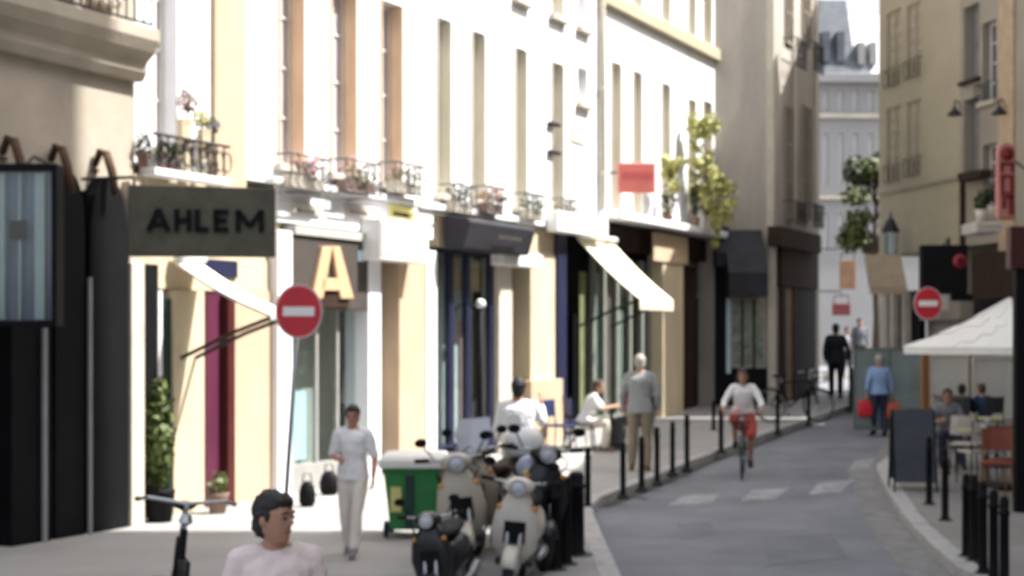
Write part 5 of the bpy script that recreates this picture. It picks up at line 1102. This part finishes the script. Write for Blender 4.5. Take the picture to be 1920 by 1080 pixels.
# potted plant by the black door, brown pot, dark bags
p = ground(300, 1010, PAVE); p = FL.p(FL.s(300, .3), .3, PAVE); o = thing("potted_plant", p, "tall green plant in a pot between the black and bottle green doors", "plant"); hh = FL.h(300, 715, .3) - PAVE
MB().lathe([(.13, 0), (.17, .34), (.18, .36)], (0, 0, 0), 14).build("pot", M_black, o, True); MB().tube([(0, 0, .3), (.02, 0, hh)], .018, 6).build("stem", M_bark, o); MB().leaves(Vector((0, 0, hh * .62)), (.17, .17, hh * .42), 420, .06).build("foliage", mat("mixed_green_leaf", (.09, .12, .03), .6, .5, 6), o)
p = FL.p(FL.s(408, .4), .4, PAVE); o = thing("flower_pot", p, "brown clay pot at the foot of the burgundy door", "pot"); MB().lathe([(.09, 0), (.13, .22), (.14, .25), (.12, .25), (.11, .2)], (0, 0, 0), 14).build("pot", M_terra, o, True); MB().leaves(Vector((0, 0, .36)), (.13, .13, .14), 120, .04).build("foliage", M_leaf, o)
for px, pyb, r, lb in ((576, 950, .09, "dark round bag on the pavement below the letter A shop, left one"), (617, 928, .11, "dark round bag beside the walking person in white, right one")):
    p = ground(px, pyb, PAVE); o = thing("bag", p, lb, "bag", "dark bags by the letter A shop"); MB().loft([[Vector((r * s_ * math.cos(a) * 1.1, r * s_ * .8 * math.sin(a), z)) for a in [2 * math.pi * i / 14 for i in range(14)]] for s_, z in ((.7, 0), (1, .05), (1.05, .16), (.8, .26), (.35, .31))]).build("bag_body", M_black, o, True); MB().tube([(-.06, 0, .29), (-.04, 0, .40), (.04, 0, .40), (.06, 0, .29)], .008, 6).build("handle", M_black, o)
# dress form in the shop window
p = FL.p(FL.s(672, -.5), -.5, FL.g(1) + .3); o = thing("dress_form", p, "white dress on a stand inside the letter A shop window", "mannequin"); hh = FL.h(672, 582, -.5) - p.z
def er(z, rx, ry): return [Vector((rx * math.cos(a), ry * math.sin(a), z)) for a in [2 * math.pi * i / 16 for i in range(16)]]
MB().loft([er(hh - 1.35, .27, .2), er(hh - 1.0, .22, .16), er(hh - .68, .16, .12), er(hh - .5, .12, .1), er(hh - .3, .16, .12), er(hh - .14, .17, .1), er(hh - .08, .07, .06), er(hh, .05, .05)]).build("dress", mat("white_pink_dress", (.78, .71, .70), .8, .08, 4), o, True); MB().lathe([(.18, 0), (.17, .03), (.02, .06), (.02, hh - 1.2)], (0, 0, 0), 14).build("stand", M_brownd, o)
# ------------------------------------------------------------------ scooters
def scooter(label, p, rz, m, m2, seat=M_black, screen=False, case=None, sc=1.0, lean=0.0):
    o = thing("scooter", p, label, "scooter", "scooters parked at the left kerb", rz); o.scale = (sc, sc, sc); o.rotation_euler = (0, lean, rz)
    def E(z, rx, ry, yo, n=18, pw=.8): return [Vector((math.copysign(abs(math.cos(a)) ** pw, math.cos(a)) * rx, yo + math.copysign(abs(math.sin(a)) ** pw, math.sin(a)) * ry, z)) for a in [2 * math.pi * i / n for i in range(n)]]
    for y in (-.62, .60):
        w_ = MB().lathe([(.03, -.05), (.15, -.045), (.16, 0), (.15, .045), (.03, .05)], (0, 0, 0), 18).build("wheel", M_steel, o, True); w_.rotation_euler = (0, rad(90), 0); w_.location = (0, y, .24); MB().torus((0, 0, 0), .195, .05, 'z', 28, 10).build("tyre", M_rubber, w_, True)
    b = MB(); b.loft([[Vector((x, -.62 + r * math.cos(a), .24 + r * math.sin(a) - abs(x) * .5)) for x, r in ((-.075, .255), (-.04, .275), (.04, .275), (.075, .255), (.07, .245), (-.07, .245))] for a in [rad(10 + 16 * i) for i in range(10)]]); b.build("front_mudguard", m, o, True)
    MB().tube([(-.06, -.62, .24), (-.06, -.5, .6)], .02).tube([(.06, -.62, .24), (.06, -.5, .6)], .02).build("fork", M_chrome, o)
    MB().loft([E(.30, .10, .05, -.36), E(.42, .20, .07, -.38), E(.60, .23, .08, -.42), E(.78, .20, .08, -.44), E(.90, .13, .08, -.42), E(.97, .09, .07, -.40)]).build("leg_shield", m, o, True)
    MB().loft([[Vector((x, -.535 + abs(x) * .25 + dy, z)) for x, dy in ((-.10, 0), (0, 0), (.10, 0), (.10, .03), (0, .03), (-.10, .03))] for z in (.50, .60, .70)]).build("shield_grille", M_black, o)
    MB().tube([(-.19, -.36, .92), (-.10, -.2, .62), (-.15, -.15, .4)], .012, 6).tube([(.12, -.46, 1.03), (.2, -.5, .95), (.1, -.47, .8)], .007, 5).build("cables", M_black, o, kind="stuff")
    MB().loft([E(.34, .15, .04, -.30), E(.6, .19, .05, -.34), E(.85, .14, .05, -.36)]).build("inner_shield", m2, o, True)
    MB().loft([E(.95, .09, .07, -.42), E(1.0, .15, .11, -.43), E(1.06, .14, .11, -.42), E(1.10, .06, .06, -.40)]).build("handlebar_cowl", m, o, True)
    hl_ = MB().ell((0, -.52, 1.02), (.075, .035, .06), 14, 8).build("headlight", mat("headlight_glass", (.45, .47, .5), .1, .1, 4), o, True); MB().torus((0, -.535, 1.02), .07, .010, 'y', 20, 6).build("headlight_ring", M_chrome, hl_, True)
    hb_ = MB().tube([(-.33, -.30, 1.06), (-.15, -.40, 1.05), (.15, -.40, 1.05), (.33, -.30, 1.06)], .014).build("handlebar", M_chrome, o)
    for sx in (-1, 1):
        MB().tube([(sx * .24, -.35, 1.055), (sx * .37, -.27, 1.06)], .020).build("grip", M_black, hb_)
        mr = MB().tube([(sx * .2, -.37, 1.06), (sx * .28, -.40, 1.20)], .007, 6).build("mirror_stem", M_black, o); MB().ell((sx * .30, -.40, 1.23), (.06, .015, .042), 12, 8).build("mirror", M_black, mr, True)
        MB().ell((sx * .16, -.47, .82), (.035, .03, .025), 10, 6).build("indicator", mat("amber_lens", (.5, .2, .03), .2, .1, 4), o, True)
    MB().loft([[Vector((x, y, z)) for x, z in ((-.17, .26), (.17, .26), (.18, .32), (-.18, .32))] for y in (-.36, -.1, .1)]).build("floorboard", m2, o, bevel=.015)
    MB().loft([[Vector((rx * math.cos(a), y, zc + rz_ * math.sin(a))) for a in [2 * math.pi * i / 16 for i in range(16)]] for y, rx, rz_, zc in ((.05, .12, .18, .50), (.2, .18, .22, .52), (.45, .22, .21, .55), (.7, .19, .16, .60), (.88, .08, .07, .66))]).build("body_panel", m, o, True)
    MB().loft([[Vector((rx * math.copysign(abs(math.cos(a)) ** .6, math.cos(a)), y, zc + .05 * math.sin(a))) for a in [2 * math.pi * i / 16 for i in range(16)]] for y, rx, zc in ((.0, .08, .76), (.1, .14, .79), (.35, .16, .79), (.6, .16, .83), (.78, .12, .84))]).build("seat", seat, o, True)
    MB().ell((0, .90, .68), (.07, .03, .04), 10, 6).build("tail_light", M_red, o, True); MB().tube([(.19, .25, .26), (.2, .6, .27), (.2, .85, .34)], [.03, .055, .05]).build("exhaust", M_steel, o, True)
    MB().tube([(-.1, .15, .3), (-.16, .2, .0)], .012).build("kickstand", M_steel, o)
    if screen:
        MB().loft([[Vector((x, y, z)) for x, y in ((-w2, -.50 + dy), (0, -.55 + dy), (w2, -.50 + dy), (w2, -.49 + dy), (0, -.54 + dy), (-w2, -.49 + dy))] for w2, dy, z in ((.14, 0, 1.04), (.20, .06, 1.2), (.17, .12, 1.36))]).build("windscreen", mat("smoky_screen", (.45, .46, .5), .1, .1, 4), o)
    if case:
        MB().loft([E(.90, .17, .15, .72, 18, .5), E(.95, .20, .18, .72, 18, .5), E(1.08, .20, .18, .72, 18, .5), E(1.18, .14, .12, .72, 18, .6)]).build("top_case", case, o, True)
    return o
MC = mat("beige_scooter_paint", (.40, .36, .30), .35, .08, 3); MCL = mat("cream_scooter_paint", (.52, .48, .42), .35, .08, 3); MBK = mat("black_scooter_paint", (.012, .012, .016), .3, .2, 3); MW = mat("white_scooter_paint", (.66, .65, .64), .35, .06, 3)
z = PAVE
scooter("beige scooter facing the pavement, left of the pale cream one", Vector((-.40, 12.6, z)), rad(4), MC, M_dark, M_brownd, sc=.96, lean=rad(-7))
scooter("pale cream scooter in front of the others, pointing straight at us", Vector((.02, 11.5, z)), rad(-6), MCL, M_dark, sc=.86, lean=rad(5))
scooter("black and white scooter with a top case behind the pale cream scooter", Vector((.16, 12.9, z)), rad(10), MBK, M_dark, sc=1.0, lean=rad(4), case=MW)
scooter("small black scooter at the left end of the row, in front of the bin", Vector((-.50, 10.6, z)), rad(-10), MBK, M_dark, sc=.70, lean=rad(-6))
scooter("worn tan scooter at the back of the row between the beige and black ones", Vector((-.14, 13.7, z)), rad(-20), mat("tan_scooter_paint", (.30, .25, .19), .4, .15, 3), M_dark, M_brownd, sc=.95, lean=rad(-5), screen=True)

o = thing("helmet", Vector((.16, 12.62, 1.0)), "yellow and grey helmet hooked on the black scooter", "helmet"); MB().ell((0, 0, 0), (.12, .14, .12), 16, 10).build("shell", mat("grey_blue_shell", (.32, .34, .42), .3, .1, 4), o, True); MB().ell((.02, -.07, -.03), (.10, .09, .06), 14, 8).build("visor", M_yellow, o, True); MB().tube([(-.09, 0, -.06), (-.05, -.02, -.16), (.05, -.02, -.16), (.09, 0, -.06)], .007, 5).build("strap", M_black, o)

# small far things where the street turns
for px, py, z, w_, h_, mm, nm, lb, cat in ((1578, 580, 46, .30, .20, mat("far_red_sign_paint", (.20, .05, .06), .6, .15, 3), "hanging_sign", "small dull red sign far off above the walker in black", "sign"),
        (1590, 515, 48, .28, .50, mat("far_brown_banner", (.26, .15, .09), .7, .2, 3), "hanging_banner", "small brown banner far off below the street tree", "banner")):
    q = at(px, py, z); o = thing(nm, q, lb, cat); MB().box(-w_, w_, 0, .08, -h_, h_).build("board", mm, o, bevel=.02); MB().tube([(-w_ * .8, .04, h_), (-w_ * .8, .04, h_ + .25), (w_ * .8, .04, h_ + .25), (w_ * .8, .04, h_)], .02, 6).build("hanger", M_iron, o)
    MB().tube([(0, .04, h_ + .25), (0, .04, h_ + .4), (-2.6, .04, h_ + .4)], .025, 6).build("bracket", M_iron, o)
